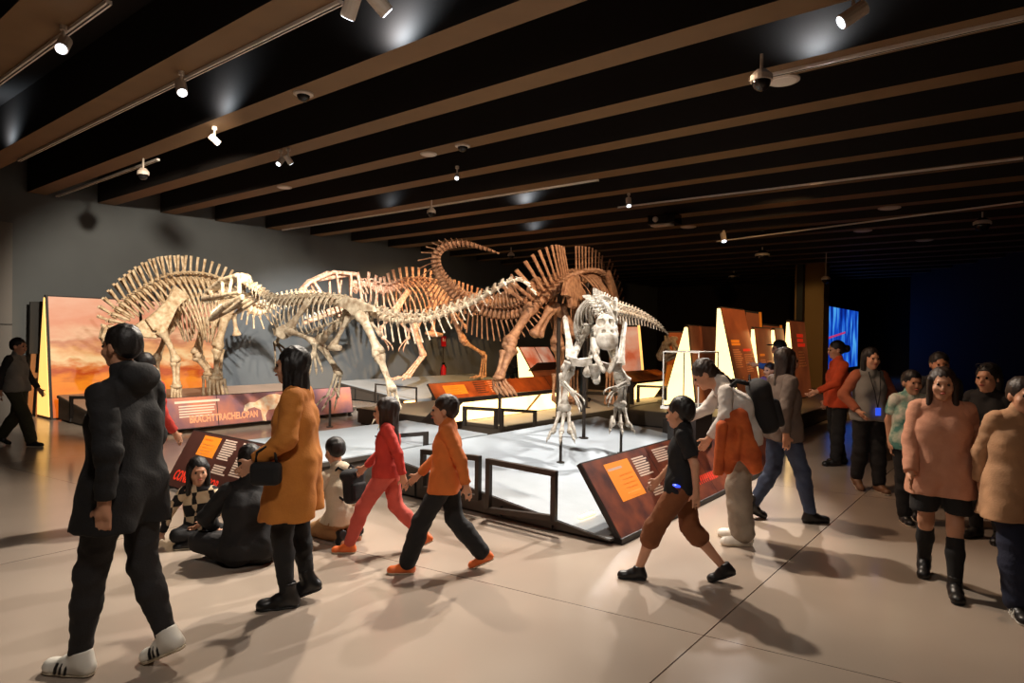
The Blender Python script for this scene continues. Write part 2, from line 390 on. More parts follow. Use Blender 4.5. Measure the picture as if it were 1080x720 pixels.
for k in [(320, 98, .085, 'dome camera set in the beam left of the ceiling middle', 0), (488, 153, .085, 'dome camera set in the beam near the ceiling middle', 0), (151, 181, .085, 'white camera hanging from the short track near the grey wall', .2),
          (455, 222, .085, 'white camera hanging from the thin track above the curled tail', .2), (803, 80, .1, 'large white camera hanging at the near end of the upper right track', .2), (1036, 234, .16, 'pale camera hanging on the dark ceiling near the right edge', .2),
          (804, 268, .2, 'tiny pale camera on the far ceiling above the tall text panels', .2), (774, 291, .2, 'tiny pale camera on the far ceiling above the triangular light panel', .2), (539, 268, .1, 'small pale camera hanging beside the tip of the curled tail', .2), (871, 293, .13, 'pale camera above the blue screen', .75)]: domecam(*k)
p = atz(701, 232, HB-.15); t = empty('projector', p+EZ*.15, 'black projector hanging on the ceiling over the right panels', 'projector')
m = MB(); m.box(p, U*.3, V*.18, EZ*.1); m.build('body', M_dome, t, bevel=.02)
m = MB(); m.tube([p+EZ*.15, p+EZ*.05], [.03, .03], 8); m.build('bracket', M_dome, t)
m = MB(); m.tube([p-V*.18+U*.12, p-V*.22+U*.12], [.06, .05], 12); m.build('lens', M_fix, t)
m = MB(); m.box(p-EZ*.11+U*.05, U*.22, V*.1, EZ*.012); m.build('tray', M_fix, t)

# ================================================================== raised platforms (tilted tops), consoles and rails
def dais(name, u0, u1, v0, v1, z0, z1, label, top=None, tilt='u'):
    c = W((u0+u1)/2, (v0+v1)/2, 0); t = empty(name, c, label, 'display platform')
    zz = lambda u, v: z0+(z1-z0)*(u-u0)/(u1-u0)
    def slab(a, b, i, mi=0):   # inset i, from below a to above b relative to the top
        U0, U1, A, B = u0+i, u1-i, v0+i, v1-i
        P = [(U0, A), (U1, A), (U1, B), (U0, B)]
        return [W(u, v, max(0.002, zz(u, v)+a)) for u, v in P] + [W(u, v, max(0.004, zz(u, v)+b)) for u, v in P]
    P = [(u0+.02, v0+.02), (u1-.02, v0+.02), (u1-.02, v1-.02), (u0+.02, v1-.02)]
    m = MB(); m.hexa([W(u, v, .0) for u, v in [(u0+.06, v0+.06), (u1-.06, v0+.06), (u1-.06, v1-.06), (u0+.06, v1-.06)]] + [W(u, v, .03) for u, v in [(u0+.06, v0+.06), (u1-.06, v0+.06), (u1-.06, v1-.06), (u0+.06, v1-.06)]]); m.build('plinth', M_black, t)
    m = MB(); m.hexa([W(u, v, .03) for u, v in P] + [W(u, v, max(.034, zz(u, v)-.055)) for u, v in P]); m.build('side_panel', M_dais, t)
    m = MB(); m.hexa([W(u, v, max(.034, zz(u, v)-.055)) for u, v in [(u0, v0), (u1, v0), (u1, v1), (u0, v1)]] + [W(u, v, max(.04, zz(u, v)-.012)) for u, v in [(u0, v0), (u1, v0), (u1, v1), (u0, v1)]]); m.build('edge_band', M_dais, t)
    m = MB(); m.hexa(slab(-.012, 0, .01)); m.build('top_surface', top or M_top, t)
    return t, zz
# seams on the sides come from thin dark battens
def seams(t, u0, u1, v, zz, n):
    m = MB()
    for i in range(1, n):
        u = u0+(u1-u0)*i/n; m.box(W(u, v, .03+(zz(u, v)-.09)/2), U*.003, V*.012, EZ*max(.01, (zz(u, v)-.09)/2))
    m.build('panel_joint', M_black, t)
tA, zA = dais('display_platform', 2.55, 5.3, 4.5, 8.9, .05, .40, 'pale grey sloping platform under the grey skeleton with its head towards us')
seams(tA, 2.55, 5.3, 4.5, zA, 5)
tB, zB = dais('display_platform', 5.42, 6.95, 3.75, 6.4, .38, .42, 'pale platform under the small-headed skeleton standing between the others')
seams(tB, 5.42, 6.95, 3.75, zB, 3)
tC, zC = dais('display_platform', 11.1, 13.9, 4.22, 8.8, .12, .46, 'platform by the sunset light panel carrying the hump-backed skeleton', top=mat('dais_sand', rgb(176, 150, 130), .5, noise=.2, nscale=2))
seams(tC, 11.1, 13.9, 4.22, zC, 4)
tP, zP = dais('display_platform', 10.5, 13.9, 10.3, 15.6, .08, .44, 'dark sided platform by the grey wall under the orange-legged skeleton')
seams(tP, 10.5, 13.9, 10.3, zP, 4)
tD, zD = dais('display_platform', 6.1, 9.6, 7.6, 14.5, .3, .3, 'low platform carrying the long lit box in the middle of the hall', top=mat('dais_cream', rgb(205, 190, 165), .5))
tE, zE = dais('display_platform', 3.2, 6.05, 11.0, 17.5, .3, .3, 'low dark platform under the lit triangles on the right', top=mat('dais_dark', rgb(110, 95, 80), .5))

def rail(pA, pB, z0A, z0B, hA, hB, label, w=.045, bottom=True, leg=True):
    """a welded rectangular hoop of square tube from plan point A to B"""
    a0, b0 = V3((pA.x, pA.y, z0A)), V3((pB.x, pB.y, z0B)); a1, b1 = V3((pA.x, pA.y, hA)), V3((pB.x, pB.y, hB))
    t = empty('guard_rail', V3((pA.x, pA.y, z0A)), label, 'guard rail', 'guard rails around the platforms')
    d = (b1-a1).normalized(); s = V3((d.x, d.y, 0)).normalized()
    for q0, q1 in ((a0, a1), (b0, b1)):
        m = MB(); bar(m, q0, q1, w, w, up=s); m.build('post', M_rail, t)
    m = MB(); bar(m, a1-d*w/2, b1+d*w/2, w, w); m.build('top_bar', M_rail, t)
    if bottom:
        m = MB(); bar(m, a0+EZ*w/2, b0+EZ*w/2, w, w); m.build('bottom_bar', M_rail, t)
    return t
pv = lambda px, py, v: onplane(px, py, W(0, v), V)
pu = lambda px, py, u: onplane(px, py, W(u, 0), U)
def railpx(fix, A0, A1, B0, B1, label, **k):
    """fix maps a pixel to the rail's own vertical plane"""
    a0, a1, b0, b1 = (fix(*q) for q in (A0, A1, B0, B1))
    return rail(a0, b0, max(0, a0.z), max(0, b0.z), a1.z, b1.z, label, **k)
f45 = lambda x, y: pv(x, y, 4.44)
railpx(f45, (515, 540), (515, 486), (584, 549), (584, 499), 'dark rectangular guard rail nearest us, left of the tilted rust console')
railpx(f45, (446, 517), (446, 476), (504, 527), (504, 483), 'guard rail behind the child in the orange top, next to the nearest rail')
f37 = lambda x, y: pv(x, y, 3.9)
railpx(lambda x, y: pv(x, y, 5.2), (398, 478), (398, 461), (449, 475), (449, 457), 'low guard rail behind the child in red', bottom=False)
fL = lambda x, y: pu(x, y, 5.36)
railpx(lambda x, y: pu(x, y, 5.9), (490, 449), (490, 430), (523, 452), (523, 432), 'left guard rail of the pair in front of the long lit box', bottom=False)
railpx(lambda x, y: pu(x, y, 5.9), (529, 455), (529, 432), (564, 452), (564, 434), 'right guard rail of the pair in front of the long lit box', bottom=False)
railpx(lambda x, y: pv(x, y, 10.2), (396, 424), (396, 405), (439, 428), (439, 409), 'thin guard rail beside the dark platform under the hooked foot', bottom=False, w=.03)
railpx(lambda x, y: pu(x, y, 10.9), (75, 441), (75, 419), (94, 437), (94, 419), 'small guard rail in front of the sunset light panel', bottom=False)
railpx(lambda x, y: pu(x, y, 5.2), (613, 434), (613, 414), (662, 432), (662, 416), 'guard rail seen between the legs of the grey skeleton', bottom=False, w=.05)
railpx(lambda x, y: pu(x, y, 5.2), (673, 424), (673, 407), (702, 422), (702, 408), 'guard rail in front of the small lit box right of the grey skeleton', bottom=False, w=.04)
railpx(lambda x, y: pv(x, y, 8.97), (703, 466), (703, 444), (728, 466), (728, 444), 'dark guard rail just left of the boy in black', bottom=False, w=.09)

def console(bl, br, tl, tr, label, face, th=.045, foot=True):
    """a leaning sign board on a wedge foot; bl, br, tl, tr are its corners"""
    bl, br, tl, tr = map(V3, (bl, br, tl, tr)); t = empty('sign_console', V3(((bl.x+br.x)/2, (bl.y+br.y)/2, 0)), label, 'sign board')
    x = (br-bl).normalized(); y = (tl-bl); y = (y-x*y.dot(x)).normalized(); n = x.cross(y)
    if n.z < 0: n = -n
    m = MB(); m.hexa([bl-n*th, br-n*th, tr-n*th, tl-n*th, bl, br, tr, tl]); m.build('board', M_cons, t)
    e = .012; q = [bl+x*e+y*e, br-x*e+y*e, tr-x*e-y*e, tl+x*e-y*e]
    m = MB(); m.hexa([p+n*.0005 for p in q]+[p+n*.003 for p in q]); m.build('printed_face', face, t)
    if foot:
        for s0, s1 in ((bl, tl), (br, tr)):
            m = MB(); s = x*.02 if s0 is bl else -x*.06
            b0 = V3((s0.x, s0.y, 0)); back = V3((s1.x, s1.y, 0)); mid = (s0+s1)/2-n*th
            m.prism([b0+s, s0-n*th+s, mid+s, V3((mid.x, mid.y, 0))+s], x*.04); m.build('foot', M_cons, t)
    return t, bl, x, y, n, (br-bl).length, (tl-bl).dot(y)
def bars(t, o, x, y, n, x0, y0, w, rows, h=.014, gap=.012, name='text_block', m=None, ragged=.3):
    b = MB()
    for r in range(rows):
        ww = w*(1-ragged*random.random()); yy = y0-r*(h+gap)
        p = o+x*x0+y*yy+n*.0032; b.hexa([p, p+x*ww, p+x*ww+y*h, p+y*h]+[q+n*.001 for q in (p, p+x*ww, p+x*ww+y*h, p+y*h)])
    b.build(name, m or M_ink, t)
def patch(t, o, x, y, n, x0, y0, w, h, name, m, dz=.0032):
    p = o+x*x0+y*y0+n*dz; b = MB(); b.hexa([p, p+x*w, p+x*w+y*h, p+y*h]+[q+n*.001 for q in (p, p+x*w, p+x*w+y*h, p+y*h)]); return b.build(name, m, t)
# -- front right console of the grey skeleton, along V, leaning back over the platform
bl = atz(656, 571, .03); br = atz(822, 488, .03); br = V3(bl+V*((br-bl).dot(V)))
tl = pv(612, 488, bl.dot(V)); tr = tl+(br-bl)
tF, o, x, y, n, L, Hh = console(bl, br, tl, tr, 'rust coloured sign board leaning at the platform corner behind the boy in black', M_rust, foot=False)
print('front console', bl, tl, L, Hh)
b = MB(); b.hexa([p for p in (bl-EZ*.03, br-EZ*.03, br-EZ*.03+U*.16, bl-EZ*.03+U*.16)]+[bl+EZ*.02, br+EZ*.02, br+EZ*.03+U*.16, bl+EZ*.03+U*.16]); b.build('foot', M_cons, tF)
patch(tF, o, x, y, n, .30, Hh*.40, .42, Hh*.50, 'orange_panel', M_org)
bars(tF, o, x, y, n, .32, Hh*.80, .24, 1, .022, name='heading', m=M_ink, ragged=0)
bars(tF, o, x, y, n, .44, Hh*.70, .26, 6, .012, .028, m=mat('amber_ink', rgb(255, 190, 90), .5))
bars(tF, o, x, y, n, .78, Hh*.86, .27, 8, .013, .011); bars(tF, o, x, y, n, .84, Hh*.50, .26, 6, .013, .011)
bars(tF, o, x, y, n, 1.22, Hh*.90, .36, 6, .013, .011); bars(tF, o, x, y, n, 1.22, Hh*.60, .36, 5, .013, .011)
for xx in (1.12, 2.05): patch(tF, o, x, y, n, xx, 0.01, .006, Hh-.02, 'board_joint', M_cons, dz=.0031)
# title strokes on the front console (its lettering is too blurred in the photograph to read)
b = MB()
for i in range(15):
    xx = 1.52+i*.052; h0 = .085
    for dx, a0, a1 in ((0, 0, 1), (.022, random.choice((0, .4)), 1)):
        p = o+x*(xx+dx)+y*(.16+h0*a0)+n*.0032; w_ = .011
        b.hexa([p, p+x*w_, p+x*(w_+.012)+y*h0*(a1-a0), p+x*.012+y*h0*(a1-a0)]+[q+n*.001 for q in (p, p+x*w_, p+x*(w_+.012)+y*h0*(a1-a0), p+x*.012+y*h0*(a1-a0))])
b.build('title_lettering', M_red, tF)
# amber bone picture on the same board
b = MB()
for i in range(26):
    a = random.uniform(0, 2*PI); r = .10*math.sqrt(random.random()); p = o+x*(1.95+r*math.cos(a)*1.1)+y*(Hh*.78+r*math.sin(a))+n*.004
    b.ball(p, (.02, .013, .003), 6, 4, ax=frame_mat(p, x*math.cos(a*3)+y*math.sin(a*3), y*math.cos(a*3)-x*math.sin(a*3)).to_3x3())
b.build('bone_picture', mat('amber_bone', rgb(255, 150, 60), .5, emit=rgb(255, 120, 30), estr=.5), tF)
# light strip under the board
sA, sB = aty(622, 547, 5.9), aty(640, 539, 6.0)
s0 = pu(622, 546, 2.85); s1 = pu(638, 538, 2.85)
b = MB(); uvbox(b, 2.93, 2.97, s0.dot(V), s0.dot(V)+.22, zA(2.95, 0)+.001, zA(2.95, 0)+.02); t = b.build('led_strip', M_strip, loc=W(2.95, s0.dot(V)+.1, zA(2.95, 0)+.001)); tag(t, 'short glowing strip on the pale platform under the leaning rust board', 'light strip')

# -- left console CONDORRAPTOR: runs along -U, faces -V
bl = atz(173, 511, .04); tl0 = onplane(204.4, 452.5, bl, U); br = bl-U*1.95
tl = tl0; tr = tl-U*1.95
tL, o, x, y, n, L, Hh = console(bl, br, tl, tr, 'dark plum sign board with red title behind the girl in the checked jumper', M_plum)
print('condor console', bl, tl, L, Hh)
def at(px, py): 
    p = onplane(px, py, o, n); return (p-o).dot(x), (p-o).dot(y)
ax_, ay_ = at(187, 472); bx_, by_ = at(224, 457); 
patch(tL, o, x, y, n, .30, Hh*.60, .34, Hh*.34, 'orange_panel', M_org)
bars(tL, o, x, y, n, .33, Hh*.86, .24, 1, .02, name='heading', m=M_red); bars(tL, o, x, y, n, .33, Hh*.78, .26, 4, .012, .02, m=M_ink)
bars(tL, o, x, y, n, .72, Hh*.92, .26, 9, .014, .010); bars(tL, o, x, y, n, .74, Hh*.50, .26, 4, .014, .010)
bars(tL, o, x, y, n, 1.06, Hh*.92, .40, 4, .014, .010, ragged=.1); bars(tL, o, x, y, n, 1.06, Hh*.72, .36, 9, .014, .010)
tx0, ty0 = at(179, 500); tx1, ty1 = at(232, 507)
text_mesh('title_lettering', 'CONDORRAPTOR', frame_mat(o+x*.10+y*(Hh*.13)+n*.0035, x, y), .15, M_red, tL, extrude=.001, shear=.12, width=at(233, 505)[0]-.10, bold=.003)
# -- BRACHYTRACHELOPAN console: along V, facing us
bl = atz(186.8, 453.5, .08); tl = onplane(184, 419, bl, V); 
bl2 = bl-V*.62; tl2 = tl-V*.62; LL = 4.07
tB2, o, x, y, n, L, Hh = console(bl2, bl2+V*LL, tl2, tl2+V*LL, 'dusk coloured sign board with salmon title and a pale dinosaur picture below the hump-backed skeleton', M_dusk)
print('brachy console', bl, tl, L, Hh)
def at(px, py):
    p = onplane(px, py, o, n); return (p-o).dot(x), (p-o).dot(y)
a0 = at(200, 446); a1 = at(272, 441)
text_mesh('title_lettering', 'BRACHYTRACHELOPAN', frame_mat(o+x*a0[0]+y*a0[1]+n*.0035, x, y), .16, M_salmon, tB2, extrude=.001, width=a1[0]-a0[0], bold=.006)
c0 = at(184, 426)
bars(tB2, o, x, y, n, c0[0], c0[1], .75, 1, .035, name='heading'); bars(tB2, o, x, y, n, c0[0]+.06, c0[1]-.06, .6, 5, .02, .022)
c0 = at(228, 421); patch(tB2, o, x, y, n, c0[0], .01, .012, Hh-.02, 'board_joint', M_cons)
patch(tB2, o, x, y, n, c0[0]+1.35, .01, .012, Hh-.02, 'board_joint', M_cons)
sil = [(257, 433), (258, 427), (263, 424), (269, 424), (275, 420), (283, 416), (291, 415), (298, 417), (308, 421), (320, 422), (332, 419), (330, 422), (318, 426), (308, 427), (303, 431), (302, 443), (298, 443), (297, 433), (288, 431), (283, 432), (280, 438), (281, 444), (277, 443), (275, 432), (268, 429), (262, 431), (260, 434)]
pts = [at(*q) for q in sil]; ps = [o+x*a+y*b_+n*.0035 for a, b_ in pts]
b = MB(); b.prism(ps, n*.001); b.build('dinosaur_picture', mat('picture_cream', rgb(240, 225, 200), .5, noise=.2, nscale=10, col2=rgb(225, 160, 110)), tB2)
b = MB()
for i in range(5): b.ball(o+x*(at(298+i*1.6, 419+i*1.2)[0])+y*(at(298+i*1.6, 419+i*1.2)[1])+n*.006, (.018, .018, .004), 7, 4)
b.build('picture_spot', M_rust, tB2)
# -- centre console in front of the orange-legged skeleton
bl = atz(461, 424, .12); tl = onplane(451, 404.5, bl, V); br = onplane(556, 413, bl, U); br = bl+V*((br-bl).dot(V)+2.0); tr = tl+(br-bl)
tO, o, x, y, n, L, Hh = console(bl, br, tl, tr, 'orange and brown sign board above the long lit box in the middle', mat('burnt_print', rgb(190, 96, 46), .45, noise=.5, nscale=2.5, col2=rgb(120, 56, 30)))
print('centre console', bl, tl, L, Hh)
patch(tO, o, x, y, n, .42, Hh*.30, .75, Hh*.52, 'orange_panel', M_org); bars(tO, o, x, y, n, .5, Hh*.66, .5, 4, .03, .03, m=mat('amber_ink', rgb(255, 190, 90), .5))
bars(tO, o, x, y, n, 1.5, Hh*.85, .5, 6, .03, .03, m=M_plum); bars(tO, o, x, y, n, 2.05, Hh*.85, .45, 6, .03, .03, m=M_salmon)
for k in (2.75, 4.6): patch(tO, o, x, y, n, k, .01, .02, Hh-.02, 'board_joint', M_cons)
b = MB(); s0 = onplane(401, 425, W(11.2, 0), U); uvbox(b, 10.9, 10.95, atz(452, 425, .12).dot(V)-.35, atz(452, 425, .12).dot(V)-.05, zP(10.9, 0)+.001, zP(10.9, 0)+.03); t = b.build('led_strip', M_strip, loc=W(10.92, 10.5, .1)); tag(t, 'short glowing strip at the corner of the dark sided platform by the orange sign board', 'light strip')

# -- long lit box: the glowing sloped flank of a low exhibit case
def litbox(bl, tl, length, label, seamf, m=M_lit, back=.42):
    t = empty('light_box', V3((bl.x, bl.y, bl.z)), label, 'light box')
    ex = V*length; bk = U*back
    b = MB(); b.prism([bl+U*.02, tl+U*.02, tl+bk, V3((bl.x, bl.y, bl.z))+bk], ex); b.build('case_body', M_cons, t)
    nn = (tl-bl).cross(V).normalized()
    if nn.dot(U) > 0: nn = -nn
    e = V*.03; yv = (tl-bl).normalized()*.02
    b = MB(); q = [bl+e+yv, bl+ex-e+yv, tl+ex-e-yv, tl+e-yv]; b.hexa([p-nn*.005 for p in q]+[p+nn*.006 for p in q]); b.build('glowing_face', m, t)
    b = MB(); b.hexa([p for p in (bl-V*.03, bl+V*.03, tl+V*.03, tl-V*.03)]+[p+nn*.012 for p in (bl-V*.03, bl+V*.03, tl+V*.03, tl-V*.03)]); b.build('end_edge', M_cons, t)
    for f in seamf:
        p, q = bl+V*length*f, tl+V*length*f; b = MB(); b.hexa([p-V*.04+nn*.006, p+V*.04+nn*.006, q+V*.04+nn*.006, q-V*.04+nn*.006]+[r+nn*.01 for r in (p-V*.04, p+V*.04, q+V*.04, q-V*.04)]); b.build('face_joint', mat('joint_amber', rgb(200, 140, 70), .5), t)
    return t
bl = atz(464, 447.5, .302); tl = onplane(487, 424, bl+V*.55, V); 
print('litbox', bl, tl, bl.dot(U), bl.dot(V), tl.dot(U))
LBL = onplane(596, 437, bl, U).dot(V)-bl.dot(V)
litbox(bl, tl, LBL, 'long low glowing box under the orange sign board', (.62,))
bl = atz(657, 423.5, .302); tl = onplane(672, 403, bl+V*.6, V); L2 = onplane(690, 420, bl, U).dot(V)-bl.dot(V)
litbox(bl, tl, L2, 'small glowing box between the grey skeleton and the lit triangle', ())
bl = atz(668, 403, .75); tl = onplane(650, 392, bl+V*.2, V); br = bl+V*1.9
tS, o, x, y, n, L, Hh = console(bl, br, tl, tl+V*1.9, 'small orange sign board above the small glowing box', mat('amber_print', rgb(225, 130, 45), .45, noise=.45, nscale=3, col2=rgb(130, 60, 25)))
patch(tS, o, x, y, n, .5, .01, .02, Hh-.02, 'board_joint', M_cons)

# -- A-frame display prisms; the triangle sits on a plane across V, the sides run along V
def aframe(zb, back, apex, front, L, label, face, end=M_lit, pics=(), lit_inset=.05, apw=.06, body=M_cons, ext=None):
    f = atz(*front, zb); v0 = f.dot(V); bk = onplane(*back, f, V); ap = onplane(*apex, f, V); bk.z = zb
    t = empty('display_prism', (f+bk)/2, label, 'display panel'); ex = V*L
    tri = [bk, f, ap-U*apw/2, ap+U*apw/2]
    b = MB(); b.prism(tri, ex); b.build('body', body, t)
    c = (bk+f+ap)/3; ins = [c+(p-c)*(1-lit_inset*2.0) if p is not tri[2] and p is not tri[3] else p+(c-p)*lit_inset for p in tri]
    b = MB(); b.prism([p-V*.012 for p in ins], V*.011); b.build('glowing_end', end, t)
    fx, fy = V, (tri[2]-f); Hh = fy.length; fy = fy.normalized(); nn = fx.cross(fy)
    if nn.dot(U) > 0: nn = -nn
    e = .025; q = [f+fx*e+fy*e, f+fx*(L-e)+fy*e, f+fx*(L-e)+fy*(Hh-e), f+fx*e+fy*(Hh-e)]
    b = MB(); b.hexa([p+nn*.001 for p in q]+[p+nn*.006 for p in q]); b.build('printed_face', face, t)
    return t, f, fx, fy, nn, L, Hh
# sunset panel on the left
def brightened_print(name, stops, scale, est):
    """a print brightened by emission added to its own colours"""
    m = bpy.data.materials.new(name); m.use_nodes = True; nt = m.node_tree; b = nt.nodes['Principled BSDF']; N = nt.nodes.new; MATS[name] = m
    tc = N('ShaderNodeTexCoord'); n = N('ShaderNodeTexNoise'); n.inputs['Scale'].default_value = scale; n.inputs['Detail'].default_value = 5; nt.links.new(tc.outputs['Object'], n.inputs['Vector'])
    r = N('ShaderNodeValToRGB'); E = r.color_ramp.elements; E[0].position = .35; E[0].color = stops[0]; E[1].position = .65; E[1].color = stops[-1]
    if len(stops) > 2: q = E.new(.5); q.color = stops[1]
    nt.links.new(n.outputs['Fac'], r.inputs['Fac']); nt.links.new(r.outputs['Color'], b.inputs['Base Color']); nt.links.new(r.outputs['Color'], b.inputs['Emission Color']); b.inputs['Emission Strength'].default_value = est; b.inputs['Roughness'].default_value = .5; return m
def sunset_mat():
    m = bpy.data.materials.new('sunset_print'); m.use_nodes = True; nt = m.node_tree; b = nt.nodes['Principled BSDF']; N = nt.nodes.new
    tc = N('ShaderNodeTexCoord'); sp = N('ShaderNodeSeparateXYZ'); nt.links.new(tc.outputs['Generated'], sp.inputs[0])
    n = N('ShaderNodeTexNoise'); n.inputs['Scale'].default_value = 2.2; n.inputs['Detail'].default_value = 7
    mp = N('ShaderNodeMapping'); mp.inputs['Scale'].default_value = (1, 1, 2.6); nt.links.new(tc.outputs['Object'], mp.inputs[0]); nt.links.new(mp.outputs[0], n.inputs['Vector'])
    a = N('ShaderNodeMath'); a.operation = 'MULTIPLY_ADD'; a.inputs[1].default_value = .34; nt.links.new(n.outputs['Fac'], a.inputs[0]); nt.links.new(sp.outputs['Z'], a.inputs[2])
    s = N('ShaderNodeMath'); s.operation = 'SUBTRACT'; s.inputs[1].default_value = .17; nt.links.new(a.outputs[0], s.inputs[0])
    r = N('ShaderNodeValToRGB'); E = r.color_ramp.elements; E[0].position = 0; E[0].color = rgb(196, 84, 28); E[1].position = 1; E[1].color = rgb(240, 176, 140)
    for p_, c_ in ((.14, rgb(236, 104, 10)), (.26, rgb(250, 140, 26)), (.36, rgb(190, 70, 20)), (.41, rgb(222, 120, 52)), (.47, rgb(252, 210, 150)), (.55, rgb(238, 170, 110)), (.62, rgb(206, 130, 92)), (.68, rgb(240, 184, 140)), (.8, rgb(232, 150, 112))): q = E.new(p_); q.color = c_
    nt.links.new(s.outputs[0], r.inputs['Fac']); b.inputs['Base Color'].default_value = (.10, .06, .05, 1); nt.links.new(r.outputs['Color'], b.inputs['Emission Color']); b.inputs['Emission Strength'].default_value = .95; b.inputs['Roughness'].default_value = .4
    return m
M_sun = sunset_mat()
f0 = atz(53, 442.5, 0); Ls = onplane(236, 405, f0, U).dot(V)-f0.dot(V)
tW, f, fx, fy, nn, L, Hh = aframe(0, (38.5, 440), (47, 311), (53, 442.5), Ls, 'tall sunset picture panel with a glowing edge, behind the hump-backed skeleton', M_sun, end=M_lit2, lit_inset=.03, apw=.04)
b = MB(); c0 = onplane(148, 360, f, nn); k = (c0-f).dot(fx)
p = f+fx*k+nn*.006; b.hexa([p, p+fx*.05, p+fx*.05+fy*Hh, p+fy*Hh]+[q+nn*.02 for q in (p, p+fx*.05, p+fx*.05+fy*Hh, p+fy*Hh)]); b.build('panel_joint', M_cons, tW)
b = MB(); p = f+nn*.006; b.hexa([p, p+fx*.04, p+fx*.04+fy*Hh, p+fy*Hh]+[q+nn*.02 for q in (p, p+fx*.04, p+fx*.04+fy*Hh, p+fy*Hh)]); b.build('edge_trim', M_cons, tW)
M_brown = brightened_print('brown_print', [rgb(124, 64, 38), rgb(178, 98, 56)], 1.2, .14); M_pinkp = brightened_print('pink_print', [rgb(206, 100, 64), rgb(228, 160, 130), rgb(240, 196, 172)], 1.6, .5)
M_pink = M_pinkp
zt = .3
# middle pair of pink pictures
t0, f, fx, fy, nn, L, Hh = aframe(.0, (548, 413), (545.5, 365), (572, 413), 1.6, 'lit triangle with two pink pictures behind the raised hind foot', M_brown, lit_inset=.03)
L0 = onplane(586, 389, f, nn); L0 = (L0-f).dot(fx)
b = MB()
for i in range(2):
    a0, a1 = fx*(L*(.03+.49*i)), fx*(L*(.48+.49*i)); y0, y1 = fy*Hh*.48, fy*Hh*.97
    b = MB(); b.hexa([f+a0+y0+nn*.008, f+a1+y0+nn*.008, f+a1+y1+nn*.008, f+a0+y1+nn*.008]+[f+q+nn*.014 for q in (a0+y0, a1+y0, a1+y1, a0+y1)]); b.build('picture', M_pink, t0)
b = MB(); b.box(f+fx*L*.42+fy*Hh*.46+nn*.2, fx*L*.5, nn*.2, EZ*.02); b.build('shelf', M_cons, t0)
# right group
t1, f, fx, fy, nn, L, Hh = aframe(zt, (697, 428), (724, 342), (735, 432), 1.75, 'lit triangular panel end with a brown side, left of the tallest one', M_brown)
def ridge_len(apex, front, px, zb=.3):
    f = atz(*front, zb); ap = onplane(*apex, f, V); lo, hi = 0, 12
    for _ in range(40):
        k = (lo+hi)/2; q = CAMROT.to_3x3().transposed() @ (ap+V*k-CAMPOS)
        if 540-F*q.x/q.z < px: lo = k
        else: hi = k
    return lo
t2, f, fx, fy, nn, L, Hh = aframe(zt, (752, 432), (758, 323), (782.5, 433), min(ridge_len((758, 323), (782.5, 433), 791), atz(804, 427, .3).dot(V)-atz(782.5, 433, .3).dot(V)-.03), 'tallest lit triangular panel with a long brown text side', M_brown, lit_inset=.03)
def tbars(t, f, fx, fy, nn, L, Hh, specs):
    for (a, hh, w, rows, h, gap, m, nm) in specs:
        b = MB()
        for r in range(rows):
            ww = w*(1-.3*random.random()); p = f+fx*L*a+fy*(Hh*hh-r*(h+gap))+nn*.0065; b.hexa([p, p+fx*L*ww, p+fx*L*ww+fy*h, p+fy*h]+[q+nn*.001 for q in (p, p+fx*L*ww, p+fx*L*ww+fy*h, p+fy*h)])
        b.build(nm, m, t)
M_amb = mat('amber_ink', rgb(255, 190, 90), .5)
tbars(t2, f, fx, fy, nn, L, Hh, [(.12, .65, .36, 2, .05, .012, M_org, 'heading'), (.12, .57, .36, 9, .024, .018, M_salmon, 'text_block'), (.55, .56, .36, 1, .05, .01, M_red, 'heading'), (.55, .52, .38, 9, .024, .018, M_salmon, 'text_block'), (.3, .3, .05, 8, .02, .03, M_amb, 'text_block')])
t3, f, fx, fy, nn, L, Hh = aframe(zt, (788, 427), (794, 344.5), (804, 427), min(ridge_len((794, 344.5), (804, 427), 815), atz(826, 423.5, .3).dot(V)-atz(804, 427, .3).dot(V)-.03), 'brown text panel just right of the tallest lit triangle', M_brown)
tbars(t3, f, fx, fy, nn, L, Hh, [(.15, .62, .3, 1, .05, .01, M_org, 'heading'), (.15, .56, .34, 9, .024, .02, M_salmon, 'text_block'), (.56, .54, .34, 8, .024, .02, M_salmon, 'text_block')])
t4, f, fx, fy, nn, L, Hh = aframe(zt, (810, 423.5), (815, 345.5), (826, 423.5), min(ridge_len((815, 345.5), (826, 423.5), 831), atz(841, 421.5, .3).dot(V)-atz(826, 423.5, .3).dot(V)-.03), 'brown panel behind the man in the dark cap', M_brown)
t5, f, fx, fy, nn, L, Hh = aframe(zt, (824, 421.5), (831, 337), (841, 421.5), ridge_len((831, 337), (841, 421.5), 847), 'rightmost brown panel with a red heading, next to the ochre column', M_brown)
tbars(t5, f, fx, fy, nn, L, Hh, [(.36, .78, .5, 3, .08, .03, M_red, 'heading'), (.36, .58, .5, 6, .04, .025, M_salmon, 'text_block')])
